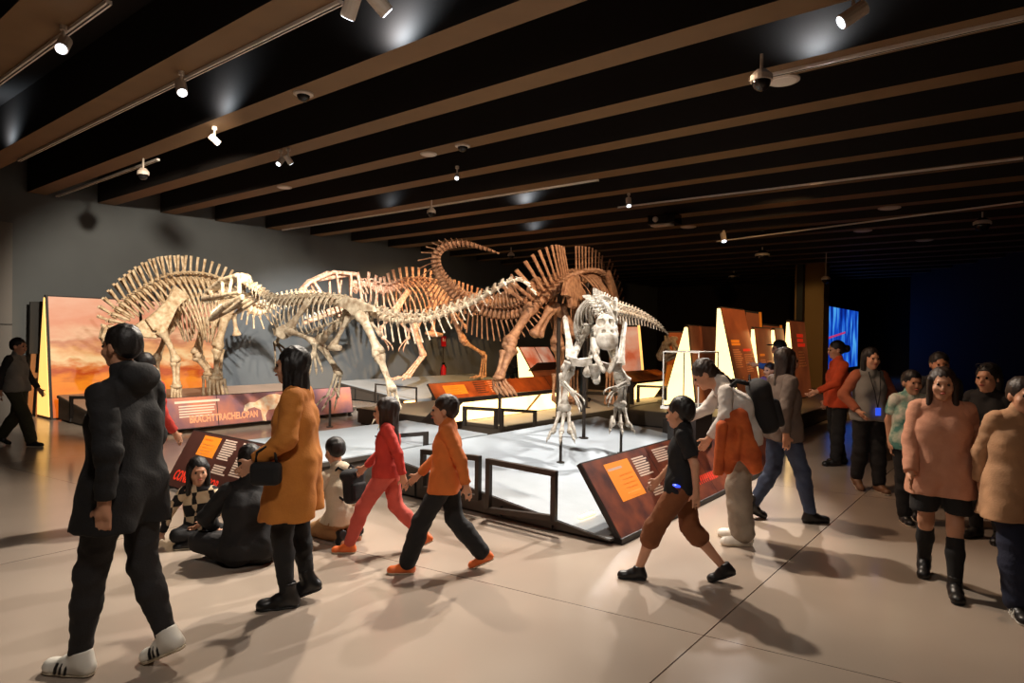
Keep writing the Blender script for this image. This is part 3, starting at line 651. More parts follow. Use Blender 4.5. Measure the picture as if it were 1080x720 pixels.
# picture panels standing behind the grey skeleton and the small skull
def standee(zb, bl, br, tr, tl, Yd, th, label, m, edge=M_lit2):
    p0 = atz(*bl, zb); q = [onplane(*c, p0, V3((0, 1, 0))) for c in (bl, br, tr, tl)]
    t = empty('picture_panel', V3(((q[0].x+q[1].x)/2, q[0].y+.1, zb)), label, 'display panel'); d = V3((.03, th, 0))
    b = MB(); b.prism([p+d*.02 for p in q], d); b.build('body', M_cons, t)
    c = sum(q, V3())/4; b = MB(); b.prism([c+(p-c)*.95 for p in q], V3((0, .02, 0))-V3((0, .03, 0))); b.build('printed_face', m, t)
    b = MB(); b.prism([q[1]+V3((-.04, -.012, 0)), q[1]+V3((.02, -.012, 0)), q[2]+V3((.02, -.012, 0)), q[2]+V3((-.04, -.012, 0))], V3((0, .03, 0))); b.build('glowing_edge', edge, t)
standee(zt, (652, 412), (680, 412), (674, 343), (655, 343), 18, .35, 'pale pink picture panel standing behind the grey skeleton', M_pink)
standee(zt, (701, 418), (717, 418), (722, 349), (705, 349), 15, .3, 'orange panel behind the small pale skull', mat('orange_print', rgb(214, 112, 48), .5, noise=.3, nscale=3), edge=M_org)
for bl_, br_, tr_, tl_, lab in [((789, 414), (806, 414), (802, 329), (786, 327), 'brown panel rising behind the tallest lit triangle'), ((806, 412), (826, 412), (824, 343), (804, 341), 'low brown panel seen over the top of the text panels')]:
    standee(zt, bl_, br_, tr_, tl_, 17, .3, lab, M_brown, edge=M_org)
# pale partition with a screen, behind the pink pictures
# -- glass case in front of the lit triangles
def vitrine():
    u0, u1, v0, v1 = 2.72, 3.12, 6.62, 7.16; z0, z1 = .90, 1.49
    t = empty('display_case', W((u0+u1)/2, (v0+v1)/2, .05), 'glass display case with pale edges the bending woman looks into', 'display case')
    b = MB(); uvbox(b, u0+.04, u1-.04, v0+.04, v1-.04, zA(u0, 0)+.02, z0-.03); b.build('pedestal', M_cons, t)
    b = MB(); uvbox(b, u0-.02, u1+.02, v0-.02, v1+.02, z0-.03, z0); b.build('shelf', mat('case_white', rgb(235, 235, 230), .5), t)
    cs = [W(u0, v0), W(u1, v0), W(u1, v1), W(u0, v1)]
    for c in cs:
        b = MB(); bar(b, c+EZ*z0, c+EZ*z1, .012, .012, up=U); b.build('edge_post', M_case, t)
    for z in (z1,):
        for i in range(4):
            b = MB(); bar(b, cs[i]+EZ*z, cs[(i+1) % 4]+EZ*z, .014, .014); b.build('top_edge', M_case, t)
    for i in range(4):
        a, c = cs[i], cs[(i+1) % 4]; b = MB(); bar(b, a+EZ*(z0+z1)/2, c+EZ*(z0+z1)/2, .004, z1-z0-.01); b.build('glass_pane', M_glass, t)
    b = MB(); b.hexa([p+EZ*(z1-.002) for p in cs]+[p+EZ*(z1+.002) for p in cs]); b.build('glass_top', M_glass, t)
    return W((u0+u1)/2, (v0+v1)/2, z0)
vc = vitrine()
# -- blue video screen on the far right wall
P1 = aty(867, 321.5, 24.5); P2 = onplane(905, 330, P1, V3((V.y, -V.x, 0))); zb = onplane(903, 372, P1, V3((V.y, -V.x, 0))).z-.6
def screen_mat():
    m = bpy.data.materials.new('blue_screen'); m.use_nodes = True; nt = m.node_tree; b = nt.nodes['Principled BSDF']; N = nt.nodes.new
    tc = N('ShaderNodeTexCoord'); mp = N('ShaderNodeMapping'); mp.inputs['Scale'].default_value = (6, 6, .8); nt.links.new(tc.outputs['Generated'], mp.inputs[0])
    n = N('ShaderNodeTexNoise'); n.inputs['Scale'].default_value = 2.0; n.inputs['Detail'].default_value = 5; nt.links.new(mp.outputs[0], n.inputs['Vector'])
    r = N('ShaderNodeValToRGB'); E = r.color_ramp.elements; E[0].position = .38; E[0].color = rgb(8, 30, 120); E[1].position = .7; E[1].color = rgb(90, 190, 255); q = E.new(.52); q.color = rgb(20, 80, 210)
    nt.links.new(n.outputs['Fac'], r.inputs['Fac']); nt.links.new(r.outputs['Color'], b.inputs['Emission Color']); b.inputs['Emission Strength'].default_value = .9; b.inputs['Base Color'].default_value = (0, 0, 0, 1)
    return m
t = empty('video_screen', V3((P1.x, P1.y, zb)), 'tall blue glowing screen on the dark wall behind the woman in orange', 'screen')
sv = (P2-P1); sv.z = 0; nnv = V3((sv.y, -sv.x, 0)).normalized()
b = MB(); q = [V3((P1.x, P1.y, zb)), V3((P2.x, P2.y, zb)), V3((P2.x, P2.y, P1.z)), P1]; b.prism(q, nnv*.01); b.build('picture_area', screen_mat(), t)
b = MB(); q2 = [q[0]-sv*.02-EZ*.1, q[1]+sv*.02-EZ*.1, q[2]+sv*.02+EZ*.1, q[3]-sv*.02+EZ*.1]; b.prism([p-nnv*.08 for p in q2], nnv*.075); b.build('bezel', M_dome, t)
b = MB(); c = q[0].lerp(q[3], .45); d = c.lerp(q[1].lerp(q[2], .68), .6); b.prism([c+nnv*.012, d+nnv*.012, d+nnv*.012+EZ*.08, c+nnv*.012+EZ*.08], nnv*.006); b.build('pink_streak', mat('pink_streak', rgb(200, 70, 120), .5, emit=rgb(200, 60, 120), estr=.8), t)
ww = MB(); e0 = P1-sv*.35-nnv*.1; e1 = P1+sv*4.5-nnv*.1; ww.prism([V3((e0.x, e0.y, 0)), V3((e1.x, e1.y, 0)), V3((e1.x, e1.y, HC)), V3((e0.x, e0.y, HC))], -nnv*.2); struct('wall_screen', ww, M_black)

# -- red fire point on the grey wall
def firepoint(px, ptop, pbot):
    a = pu(px, ptop, UW-.1); z = pu(px, pbot, UW-.1).z; z0 = .02
    t = empty('fire_extinguisher', V3((a.x, a.y, z)), 'red fire extinguisher low on the grey wall under a red sign', 'fire extinguisher')
    p = V3((a.x, a.y, z+.25)); b = MB(); b.tube([p-EZ*.25, p-EZ*.22, p+EZ*.15, p+EZ*.22, p+EZ*.26], [.08, .09, .09, .05, .025], 16); b.build('cylinder', mat('fire_red', rgb(200, 30, 40), .35), t, smooth=False)
    b = MB(); b.box(p+EZ*.3, V*.05, U*.015, EZ*.03); b.build('valve', M_dome, t)
    b = MB(); b.tube([p+EZ*.28+V*.03, p+EZ*.2+V*.12, p-EZ*.05+V*.12], .012, 6); b.build('hose', M_dome, t)
    b = MB(); b.tube([p+EZ*.33, V3((a.x, a.y, a.z-.2))], .012, 6); b.build('hanging_rod', M_rail, t)
    s = empty('fire_sign', V3((a.x, a.y, a.z-.2)), 'small red sign on the grey wall above the fire extinguisher', 'sign')
    b = MB(); b.box(a-EZ*.02, V*.10, U*.012, EZ*.17); b.build('plate', mat('fire_red', rgb(200, 30, 40), .35), s)
    b = MB(); c = a-U*.014; b.box(c+EZ*.03-V*.04, V*.02, U*.002, EZ*.06); b.tube([c+EZ*.03+V*.04-EZ*.06, c+EZ*.03+V*.04+EZ*.02, c+EZ*.08+V*.04], [.022, .015, .003], 8, flat=.1, up=V); b.build('symbol', M_case, s)
firepoint(468, 359, 401)
# dark board with wooden legs left of the sunset panel
q = [onplane(*c, W(14.8, 0), U) for c in ((30, 373), (45, 373), (45, 318), (31, 318))]
t = empty('notice_board', V3((q[0].x, q[0].y, 0)), 'dark board on wooden legs left of the sunset panel', 'board')
b = MB(); b.prism(q, -U*.06); b.build('panel', M_black, t)
for a in ((32, 373), (41, 373)):
    p = onplane(*a, W(14.77, 0), U); b = MB(); b.prism([p, p+V*.08, V3((p.x, p.y, 0))+V*.02, V3((p.x, p.y, 0))-V*.06], -U*.05); b.build('leg', mat('leg_wood', rgb(150, 100, 55), .6), t)
b = MB(); p = onplane(34, 396, W(14.75, 0), U); b.box(p-V*.02, V*.14, U*.02, EZ*.05); b.build('crossbar', mat('leg_wood', rgb(150, 100, 55), .6), t)
# thin stanchions at far right
for px, y0, y1, lab in [(957, 398, 470, 'thin pale post standing behind the boy in the tie-dye shirt'), (1069, 405, 470, 'thin pale post at the right edge behind the tan coat')]:
    p = aty(px, y0, 9.0); t = empty('barrier_post', V3((p.x, p.y, 0)), lab, 'barrier post', 'barrier posts on the right')
    b = MB(); b.tube([V3((p.x, p.y, .03)), V3((p.x, p.y, p.z))], .014, 10); b.build('pole', M_case, t)
    b = MB(); b.tube([V3((p.x, p.y, 0)), V3((p.x, p.y, .03))], [.16, .15], 20); b.build('base_plate', M_rail, t)
    b = MB(); b.ball(p, .024, 10, 6); b.build('cap', M_case, t)
# ================================================================== skeletons
def bone_mat(name, c, c2, bump=.35):
    return mat(name, c, .62, noise=1, nscale=14, col2=c2, bump=bump, bscale=60)
B_ivory = bone_mat('bone_ivory', rgb(232, 212, 180), rgb(176, 142, 104))
B_grey = bone_mat('bone_grey', rgb(214, 206, 192), rgb(140, 126, 108))
B_tan = bone_mat('bone_tan', rgb(194, 146, 108), rgb(126, 82, 56))
B_pink = bone_mat('bone_rose', rgb(226, 190, 162), rgb(168, 112, 82))
B_pale = bone_mat('bone_pale', rgb(222, 206, 178), rgb(150, 122, 94))
M_teeth = mat('tooth_enamel', rgb(236, 226, 200), .35)

def cr(pts, n):
    """n points evenly along a Catmull-Rom curve through pts (tuples of floats), arc length measured on the first three"""
    P = np.array(pts, float); N = len(P); out = []
    E = np.vstack([2*P[0]-P[1], P, 2*P[-1]-P[-2]])
    for i in range(N-1):
        p0, p1, p2, p3 = E[i:i+4]
        for s in np.linspace(0, 1, 12, endpoint=False):
            out.append(.5*((2*p1)+(-p0+p2)*s+(2*p0-5*p1+4*p2-p3)*s*s+(-p0+3*p1-3*p2+p3)*s**3))
    out.append(P[-1]); out = np.array(out)
    d = np.concatenate([[0], np.cumsum(np.linalg.norm(np.diff(out[:, :3], axis=0), axis=1))])
    s = np.linspace(0, d[-1], n); return np.stack([np.interp(s, d, out[:, k]) for k in range(out.shape[1])], 1)

def vertebra(parent, m, p, t, up, L, r, sh, lean, swid, tp, fork=0, name='vertebra', tpd=.25):
    b = MB(); lat = t.cross(up).normalized()
    prof = [(-.5, .92), (-.46, 1), (-.2, .74), (.2, .74), (.46, 1), (.5, .92)]
    b.tube([p+t*L*a for a, _ in prof], [r*k for _, k in prof], 9, up=up)
    b.box(p+up*r*1.05, t*L*.26, lat*r*.5, up*r*.5)
    top = p+up*r*1.1
    if sh > 0:
        for sg in ((-1, 1) if fork else (0,)):
            d = (up+t*lean+lat*sg*fork).normalized(); n_ = 5
            vs = []
            for i in range(n_):
                f = i/(n_-1); w = L*swid*(.42+.12*f*f if sh > L else .5-.1*f); th = max(r*.16, .010)*(1.15-.5*f+(.45 if i == n_-1 else 0))
                c = top+d*(sh*f)+t*(lean*.12*sh*f*f)
                for a, bb in ((-1, -.45), (-.5, -1), (.5, -1), (1, -.45), (1, .45), (.5, 1), (-.5, 1), (-1, .45)): vs.append(c+t*w*a+lat*th*bb)
            fs = [(i*8+k, i*8+(k+1) % 8, i*8+8+(k+1) % 8, i*8+8+k) for i in range(n_-1) for k in range(8)]+[tuple(range(7, -1, -1)), tuple((n_-1)*8+k for k in range(8))]
            b.add(vs, fs)
    if tp > 0:
        for sg in (-1, 1):
            a = p+up*r*1.1+lat*sg*r*.3; b.tube([a, a+lat*sg*tp*.55+up*tp*tpd, a+lat*sg*tp+up*tp*tpd*.8+t*tp*.25], [r*.34, r*.22, r*.2], 6, flat=.6)
    # articular hooks front and back
    for sg in (-1, 1):
        b.tube([p+up*r*1.3+lat*sg*r*.35, p+up*r*1.55+lat*sg*r*.5-t*L*.55], [r*.22, r*.13], 5)
    return b.build(name, m, parent, smooth=False)
def chevron(parent, m, p, t, up, L, r, ln, lean):
    b = MB(); lat = t.cross(up).normalized(); j = p-up*(r+ln*.3)+t*lean*ln*.3; tip = p-up*(r+ln)+t*lean*ln
    for sg in (-1, 1): b.tube([p-up*r*.9+lat*sg*r*.4+t*L*.4, j+t*L*.4], [r*.16, r*.14], 5)
    b.tube([j+t*L*.4, j.lerp(tip, .6)+t*L*.4, tip+t*L*.45], [r*.32, r*.28, r*.36], 6, flat=.5, up=lat)
    b.build('chevron', m, parent)
def rib(parent, m, p, t, up, side, ln, wd, sweep, th, curl=2.0, name='rib'):
    lat = t.cross(up).normalized()*side; pts = []; n = 12
    for i in range(n):
        f = i/(n-1); a = .25+(curl-.25)*f
        x_ = wd*(math.sin(a)-math.sin(.25)); z_ = ln*(math.cos(.25)-math.cos(a))/(math.cos(.25)-math.cos(curl))
        pts.append(p+lat*(x_+.02)-up*z_+up*.04*(1-f)+t*(sweep*f**1.3))
    b = MB(); b.tube(pts, [th*(1.25-.55*abs(i/(n-1)-.2)) if i else th*.9 for i in range(n)], 6, flat=.55, up=t); return b.build(name, m, parent, smooth=True)
def longbone(parent, name, m, a, c, ra, rb=None, shaft=.5, bow=0, bd=None, flat=1, head=None, two=False):
    rb = rb or ra; a, c = V3(a), V3(c); d = c-a; q = d.normalized(); bd = V3(bd) if bd is not None else q.orthogonal()
    st = [(0, .75), (.04, 1), (.1, .92), (.22, .62), (.4, shaft), (.6, shaft*.98), (.78, .64), (.9, .95), (.96, 1), (1, .72)]
    b = MB(); b.tube([a+d*f+bd*(bow*math.sin(PI*f)) for f, k in st], [k*(ra+(rb-ra)*f) for f, k in st], 10, flat=flat, up=bd)
    if two:
        e = q.cross(bd).normalized()
        for s in (-1, 1): b.ball(c+e*s*rb*.5-bd*rb*.1, rb*.62, 8, 6)
    if head is not None: b.tube([a+d*.05, a+d*.02+V3(head)], [ra*.6, ra*.62], 8); b.ball(a+d*.02+V3(head), ra*.66, 8, 6)
    return b.build(name, m, parent, smooth=True)
def blade(parent, name, m, outline, thick, n, curve=0, S=.012):
    """flat bone: outline polygon (3-D points) given thickness along n, rounded by bevel"""
    b = MB(); n = V3(n).normalized(); c = sum((V3(p) for p in outline), V3())/len(outline)
    k = len(outline); lay = []
    for off, sc_ in ((-.5, .9), (-.25, 1), (.25, 1), (.5, .9)): lay += [c+(V3(p)-c)*sc_+n*thick*off for p in outline]
    fs = [(i*k+j, i*k+(j+1) % k, i*k+k+(j+1) % k, i*k+k+j) for i in range(3) for j in range(k)]+[tuple(range(k))[::-1], tuple(3*k+j for j in range(k))]
    b.add(lay, fs); return b.build(name, m, parent, smooth=False)
def foot(parent, m, ankle, toes, fwd, lat, r, tl=.2, ndig=3, spread=.45, claw=True, metas=True, drop=.0):
    """metatarsals from the ankle to the toe roots, then jointed toes"""
    ankle, toes = V3(ankle), V3(toes); f = V3(fwd).normalized(); lat = V3(lat).normalized()
    if metas:
        for i in range(ndig):
            s = i-(ndig-1)/2; longbone(parent, 'metatarsal', m, ankle+lat*s*r*.9, toes+lat*s*r*1.7, r*.62, r*.6, .6)
    else: pass
    for i in range(ndig):
        s = i-(ndig-1)/2; d = (f+lat*s*spread).normalized(); L = tl*(1 if abs(s) < .6 else .82); p = toes+lat*s*r*1.7; b = MB()
        hts = [0, .02, .0, -.015]; k = [0, .42, .72, .9]; pts = [p+d*L*k[j]+EZ*(hts[j]-drop*k[j]) for j in range(4)]
        for j in range(3): b.tube([pts[j], pts[j].lerp(pts[j+1], .2), pts[j].lerp(pts[j+1], .7), pts[j+1]], [r*.5*(1-.16*j), r*.36*(1-.16*j), r*.36*(1-.16*j), r*.46*(1-.16*j)], 7)
        if claw: b.tube([pts[3], pts[3]+d*L*.14+EZ*.008, pts[3]+d*L*.3-EZ*.03], [r*.34, r*.24, r*.04], 6)
        b.build('toe', m, parent, smooth=True)
def hand(parent, m, wrist, d, lat, r, L, n=3):
    d = V3(d).normalized(); lat = V3(lat).normalized(); wrist = V3(wrist); b = MB()
    b.ball(wrist, r*.9, 8, 6)
    for i in range(n):
        s = i-(n-1)/2; q = (d+lat*s*.4).normalized(); p = wrist+lat*s*r*.5
        b.tube([p, p+q*L*.3, p+q*L*.6-EZ*L*.03, p+q*L*.85-EZ*L*.12], [r*.42, r*.3, r*.3, r*.26], 6); b.tube([p+q*L*.85-EZ*L*.12, p+q*L*.98-EZ*L*.25, p+q*L*.96-EZ*L*.45], [r*.3, r*.2, r*.03], 6)
    b.build('hand', m, parent, smooth=True)
def skull_theropod(parent, m, back, snout, up, hgt, wid, jaw_hinge, jaw_tip, h=.012, orbit=True, name='skull'):
    """open-framed skull from bars, in the frame back->snout"""
    back, snout = V3(back), V3(snout); L = (snout-back).length; x = (snout-back).normalized(); z = V3(up); z = (z-x*z.dot(x)).normalized(); y = z.cross(x)
    Q = lambda a, s, c: back+x*(a*L)+y*(s*wid)+z*(c*hgt)
    S = Solid(); r = .04*L
    for s in (-1, 1):
        S.cone(Q(1.0, .04*s, .12), Q(.62, .26*s, .02), r*.9, r*.75, .02)           # premaxilla, maxilla
        S.cone(Q(.62, .26*s, .02), Q(.2, .42*s, -.1), r*.75, r*.55, .02)           # jugal
        S.cone(Q(.99, .04*s, .2), Q(.86, .12*s, .52), r*.9, r*.6, .02)             # nostril front bar
        S.cone(Q(.86, .12*s, .5), Q(.5, .24*s, .88), r*.75, r*.6, .02)             # nasal
        S.cone(Q(.5, .24*s, .88), Q(.1, .3*s, .86), r*.7, r*.75, .02)              # frontal
        S.cone(Q(.82, .14*s, .5), Q(.70, .24*s, .04), r*.6, r*.6, .02)             # bar behind nostril
        S.cone(Q(.45, .27*s, .84), Q(.42, .36*s, -.02), r*.5, r*.55, .02)          # lacrimal
        S.cone(Q(.2, .34*s, .82), Q(.24, .44*s, -.06), r*.5, r*.5, .02)            # postorbital
        S.cone(Q(.06, .3*s, .82), Q(.02, .42*s, -.14), r*.6, r*.6, .02)            # quadrate
        S.cone(Q(.02, .42*s, -.14), Q(.22, .42*s, -.1), r*.5, r*.5, .02)
    S.cone(Q(.86, 0, .52), Q(.1, 0, .88), r*.8, r*.9, .03); S.ell(Q(.04, 0, .55), (r*1.2,)*3, k=.03); S.cone(Q(.5, -.2, .86), Q(.5, .2, .86), r*.6, r*.6, .03); S.cone(Q(.1, -.28, .84), Q(.1, .28, .84), r*.7, r*.7, .03)
    sk = solid_obj(name, S, h, m, parent)
    for s in (-1, 1):
        for k in range(9):
            f = k/8; p = Q(.98-.42*f, (.06+.19*f)*s, -.02); b = MB(); b.tube([p, p-z*.045*L*(1-.35*f)-x*.01*L], [.012*L, .002*L], 5); b.build('tooth', M_teeth, sk)
    a, c = V3(jaw_hinge), V3(jaw_tip); S = Solid(); d = c-a
    jx = d.normalized(); jz = jx.cross(y); jz = -jz if jz.dot(z) < 0 else jz
    for s in (-1, 1):
        w0, w1 = y*s*wid*.42, y*s*wid*.05; mid = a+d*.45+y*s*wid*.32
        S.cone(a+w0, mid+jz*.03*L, r*.7, r*.85, .02); S.cone(mid+jz*.03*L, c+w1+jz*.02*L, r*.8, r*.7, .02); S.cone(a+w0-jz*.03*L, mid-jz*.05*L, r*.5, r*.6, .02)
    jw = solid_obj('lower_jaw', S, h, m, parent)
    for s in (-1, 1):
        for k in range(8):
            f = k/8; p = c+y*s*wid*(.05+.25*f)-d*(.06+.4*f)+jz*.07*L; b = MB(); b.tube([p, p+jz*.04*L*(1-.3*f)], [.011*L, .002*L], 5); b.build('tooth', M_teeth, jw)
    return sk
def run_spine(root, m, spec, n, ref, fork=lambda f: 0, swid=.9, lean=lambda f: .2, ribs=(0, 0), rib_th=.012, rib_sweep=.1, rib_curl=2.0, tpd=.25, step=1, tipfrac=1.0):
    """spec rows: (point, radius, spine, rib_len, rib_wd, chevron, process); returns the sampled frames"""
    rows = [tuple(r[0])+tuple(r[1:]) for r in spec]; A = cr(rows, n); P = [V3(a[:3]) for a in A]
    T = [(P[min(i+1, n-1)]-P[max(i-1, 0)]).normalized() for i in range(n)]
    i0 = min(range(n), key=lambda i: (P[i]-V3(ref)).length); ups = [None]*n
    u_ = EZ-T[i0]*EZ.dot(T[i0]); ups[i0] = u_.normalized()
    for rng in (range(i0+1, n), range(i0-1, -1, -1)):
        pr = i0
        for i in rng:
            q = T[pr].rotation_difference(T[i]); v = q @ ups[pr]; ups[i] = (v-T[i]*v.dot(T[i])).normalized(); pr = i
    sp = (P[1]-P[0]).length
    for i in range(n):
        f = i/(n-1); r, sh, rl, rw, ch, tp = A[i][3:9]; L = sp*.80
        r = max(r, .006)
        v = vertebra(root, m, P[i], T[i], ups[i], L, r, max(sh, 0), lean(f), swid, max(tp, 0), fork(f), tpd=tpd, name='vertebra')
        if rl > .04:
            for s in (-1, 1): rib(root, m, P[i]+ups[i]*r*.6, T[i], ups[i], s, rl, rw, rib_sweep*rl/.5, rib_th, rib_curl)
        if ch > .02: chevron(v, m, P[i], T[i], ups[i], L, r, ch, .35)
    return P, T, ups
def rodmount(root, p, zb, r=.017):
    b = MB(); b.tube([V3((p.x, p.y, p.z)), V3((p.x, p.y, zb))], r, 10); b.tube([V3((p.x, p.y, zb+.012)), V3((p.x, p.y, zb))], r*2.6, 14); b.build('support_rod', M_rail, root)

# ---------- 1. small-headed skeleton in front (walks to the left)
def small_head():
    p0 = W(6, 5.05); nn = V; D = lambda px, py, off=0: onplane(px, py, p0+V*off, V)
    root = empty('dinosaur_skeleton', W(6.2, 5.05, zB(6, 5)+.0), 'long slim two-legged skeleton walking left with open toothed jaws and a long level tail', 'dinosaur skeleton'); m = B_pale
    S_ = lambda px, py, *a: (D(px, py),)+a
    spec = [S_(261, 300, .035, .03, 0, 0, 0, .05), S_(267, 303, .04, .05, .10, .03, 0, .05), S_(274, 308, .042, .06, .14, .04, 0, .06), S_(282, 314, .045, .05, .20, .06, 0, .08), S_(292, 318, .048, .05, .34, .14, 0, .1),
            S_(306, 318.5, .05, .05, .44, .20, 0, .12), S_(322, 317.5, .05, .05, .47, .23, 0, .13), S_(338, 317, .05, .06, .43, .22, 0, .13), S_(352, 318, .052, .06, .32, .18, 0, .13), S_(364, 321, .052, .07, .02, .1, 0, .1), S_(378, 326, .05, .08, 0, 0, 0, .08), S_(392, 330.5, .046, .09, 0, 0, .06, .12),
            S_(408, 336, .042, .10, 0, 0, .2, .14), S_(432, 338, .038, .09, 0, 0, .22, .12), S_(457, 334.5, .034, .08, 0, 0, .17, .1), S_(481, 326, .03, .07, 0, 0, .12, .08), S_(502, 317, .026, .055, 0, 0, .09, .06), S_(520, 307, .023, .045, 0, 0, .05, .04), S_(535, 298, .02, .035, 0, 0, .03, .03), S_(547, 295.5, .017, .02, 0, 0, .02, .02), S_(556, 300, .014, .015, 0, 0, 0, .01), S_(563, 308, .010, .0, 0, 0, 0, 0)]
    run_spine(root, m, spec, 50, D(370, 322), swid=.5, lean=lambda f: .15 if f < .45 else .6, rib_sweep=.14, rib_th=.012, rib_curl=2.3)
    skull_theropod(root, m, D(261, 306), D(216, 317), D(240, 280)-D(240, 310), .26, .26, D(263, 313), D(223, 338), h=.009)
    # shoulder, arms
    for s, sh, el, wr, hd in ((-1, (303, 349), (332, 361), (331, 374), (334, 390)), (1, (290, 345), (296, 352), (291, 362), (303, 378))):
        o_ = s*.26*1
        A_ = D(326, 317, o_*.75); B_ = D(304, 347, o_*.95)
        q = (B_-A_); sd = q.cross(V).normalized()
        blade(root, 'scapula', m, [A_+sd*.05, A_-sd*.05, A_.lerp(B_, .5)-sd*.03, B_-sd*.08, B_+sd*.09, A_.lerp(B_, .5)+sd*.03], .03, V)
        c = D(299, 350, o_*.75); blade(root, 'coracoid', m, [c+V3((-.09, 0, .05)), c+V3((0, 0, .1)), c+V3((.1, 0, .06)), c+V3((.1, 0, -.05)), c+V3((0, 0, -.1)), c+V3((-.09, 0, -.06))], .05, V+U*.5)
        S0, E0, W0, H0 = D(*sh, o_), D(*el, o_*1.25), D(*wr, o_*1.2), D(*hd, o_*1.1)
        longbone(root, 'humerus', m, S0, E0, .062, .046, .5, .02, EZ); longbone(root, 'radius', m, E0+U*.02, W0+U*.015, .03, .026, .55); longbone(root, 'ulna', m, E0-U*.02, W0-U*.02, .034, .026, .55)
        hand(root, m, W0, H0-W0, V, .05, (H0-W0).length*.95)
    blade(root, 'furcula', m, [D(290, 346), D(297, 344), D(304, 350), D(300, 356), D(292, 354)], .1, V)
    # hips
    for s in (-1, 1):
        o_ = s*.13; blade(root, 'ilium', m, [D(357, 317, o_), D(366, 313, o_), D(378, 316, o_), D(395, 323, o_), D(397, 329, o_), D(386, 328, o_), D(383, 334, o_), D(372, 333, o_), D(367, 327, o_), D(358, 323, o_)], .05, V)
    longbone(root, 'pubis', m, D(369, 332), D(351, 366), .05, .055, .5); b = MB(); b.tube([D(346, 367), D(351, 366), D(359, 367)], [.03, .05, .035], 8); b.build('pubic_boot', m, root, smooth=True)
    longbone(root, 'ischium', m, D(385, 331), D(402, 354), .045, .03, .45)
    lat = V
    zf = lambda p: p
    for s, hp, kn, an, tb, fo in ((-1, (380, 331), (400, 374), (413, 409), (416, 431), (415, 441)), (1, (371, 329), (336, 360), (357, 393), (351, 417), (347, 430))):
        o_ = s*.2 if s < 0 else .30
        H_, K_, A_, T_ = D(*hp, o_*.6), D(*kn, o_), D(*an, o_), D(*tb, o_)
        longbone(root, 'femur', m, H_, K_, .085, .08, .56, .02, -U if s < 0 else U, head=-V*s*.0+V*(-s)*.07, two=True)
        longbone(root, 'tibia', m, K_-EZ*.02, A_, .07, .05, .52); longbone(root, 'fibula', m, K_-EZ*.03+V*s*.05-U*.03, A_+V*s*.03, .03, .024, .5)
        b = MB(); b.ball(A_, (.06, .06, .045), 10, 6); b.build('ankle_bone', m, root, smooth=True)
        fw = (U*.4-EZ*.55-V*.35) if s < 0 else (U*.5-EZ*.6-V*.2)
        foot(root, m, A_, T_, fw, V*.9-U*.2, .042, tl=.22, ndig=3, spread=.42)
        tp = D(*fo, o_); rodmount(root, T_ + fw.normalized()*.06 - EZ*.02, zB(6, 5))
        d1 = T_+(A_-T_)*.35; b = MB(); b.tube([d1, d1-U*.06-EZ*.06, d1-U*.1-EZ*.13], [.022, .018, .006], 6); b.build('toe', m, root, smooth=True)
    # chest floor
    b = MB(); b.tube([D(322, 352), D(335, 346), D(349, 341), D(357, 337)], [.012, .016, .016, .01], 6); b.build('belly_rib', m, root, smooth=True)
small_head()

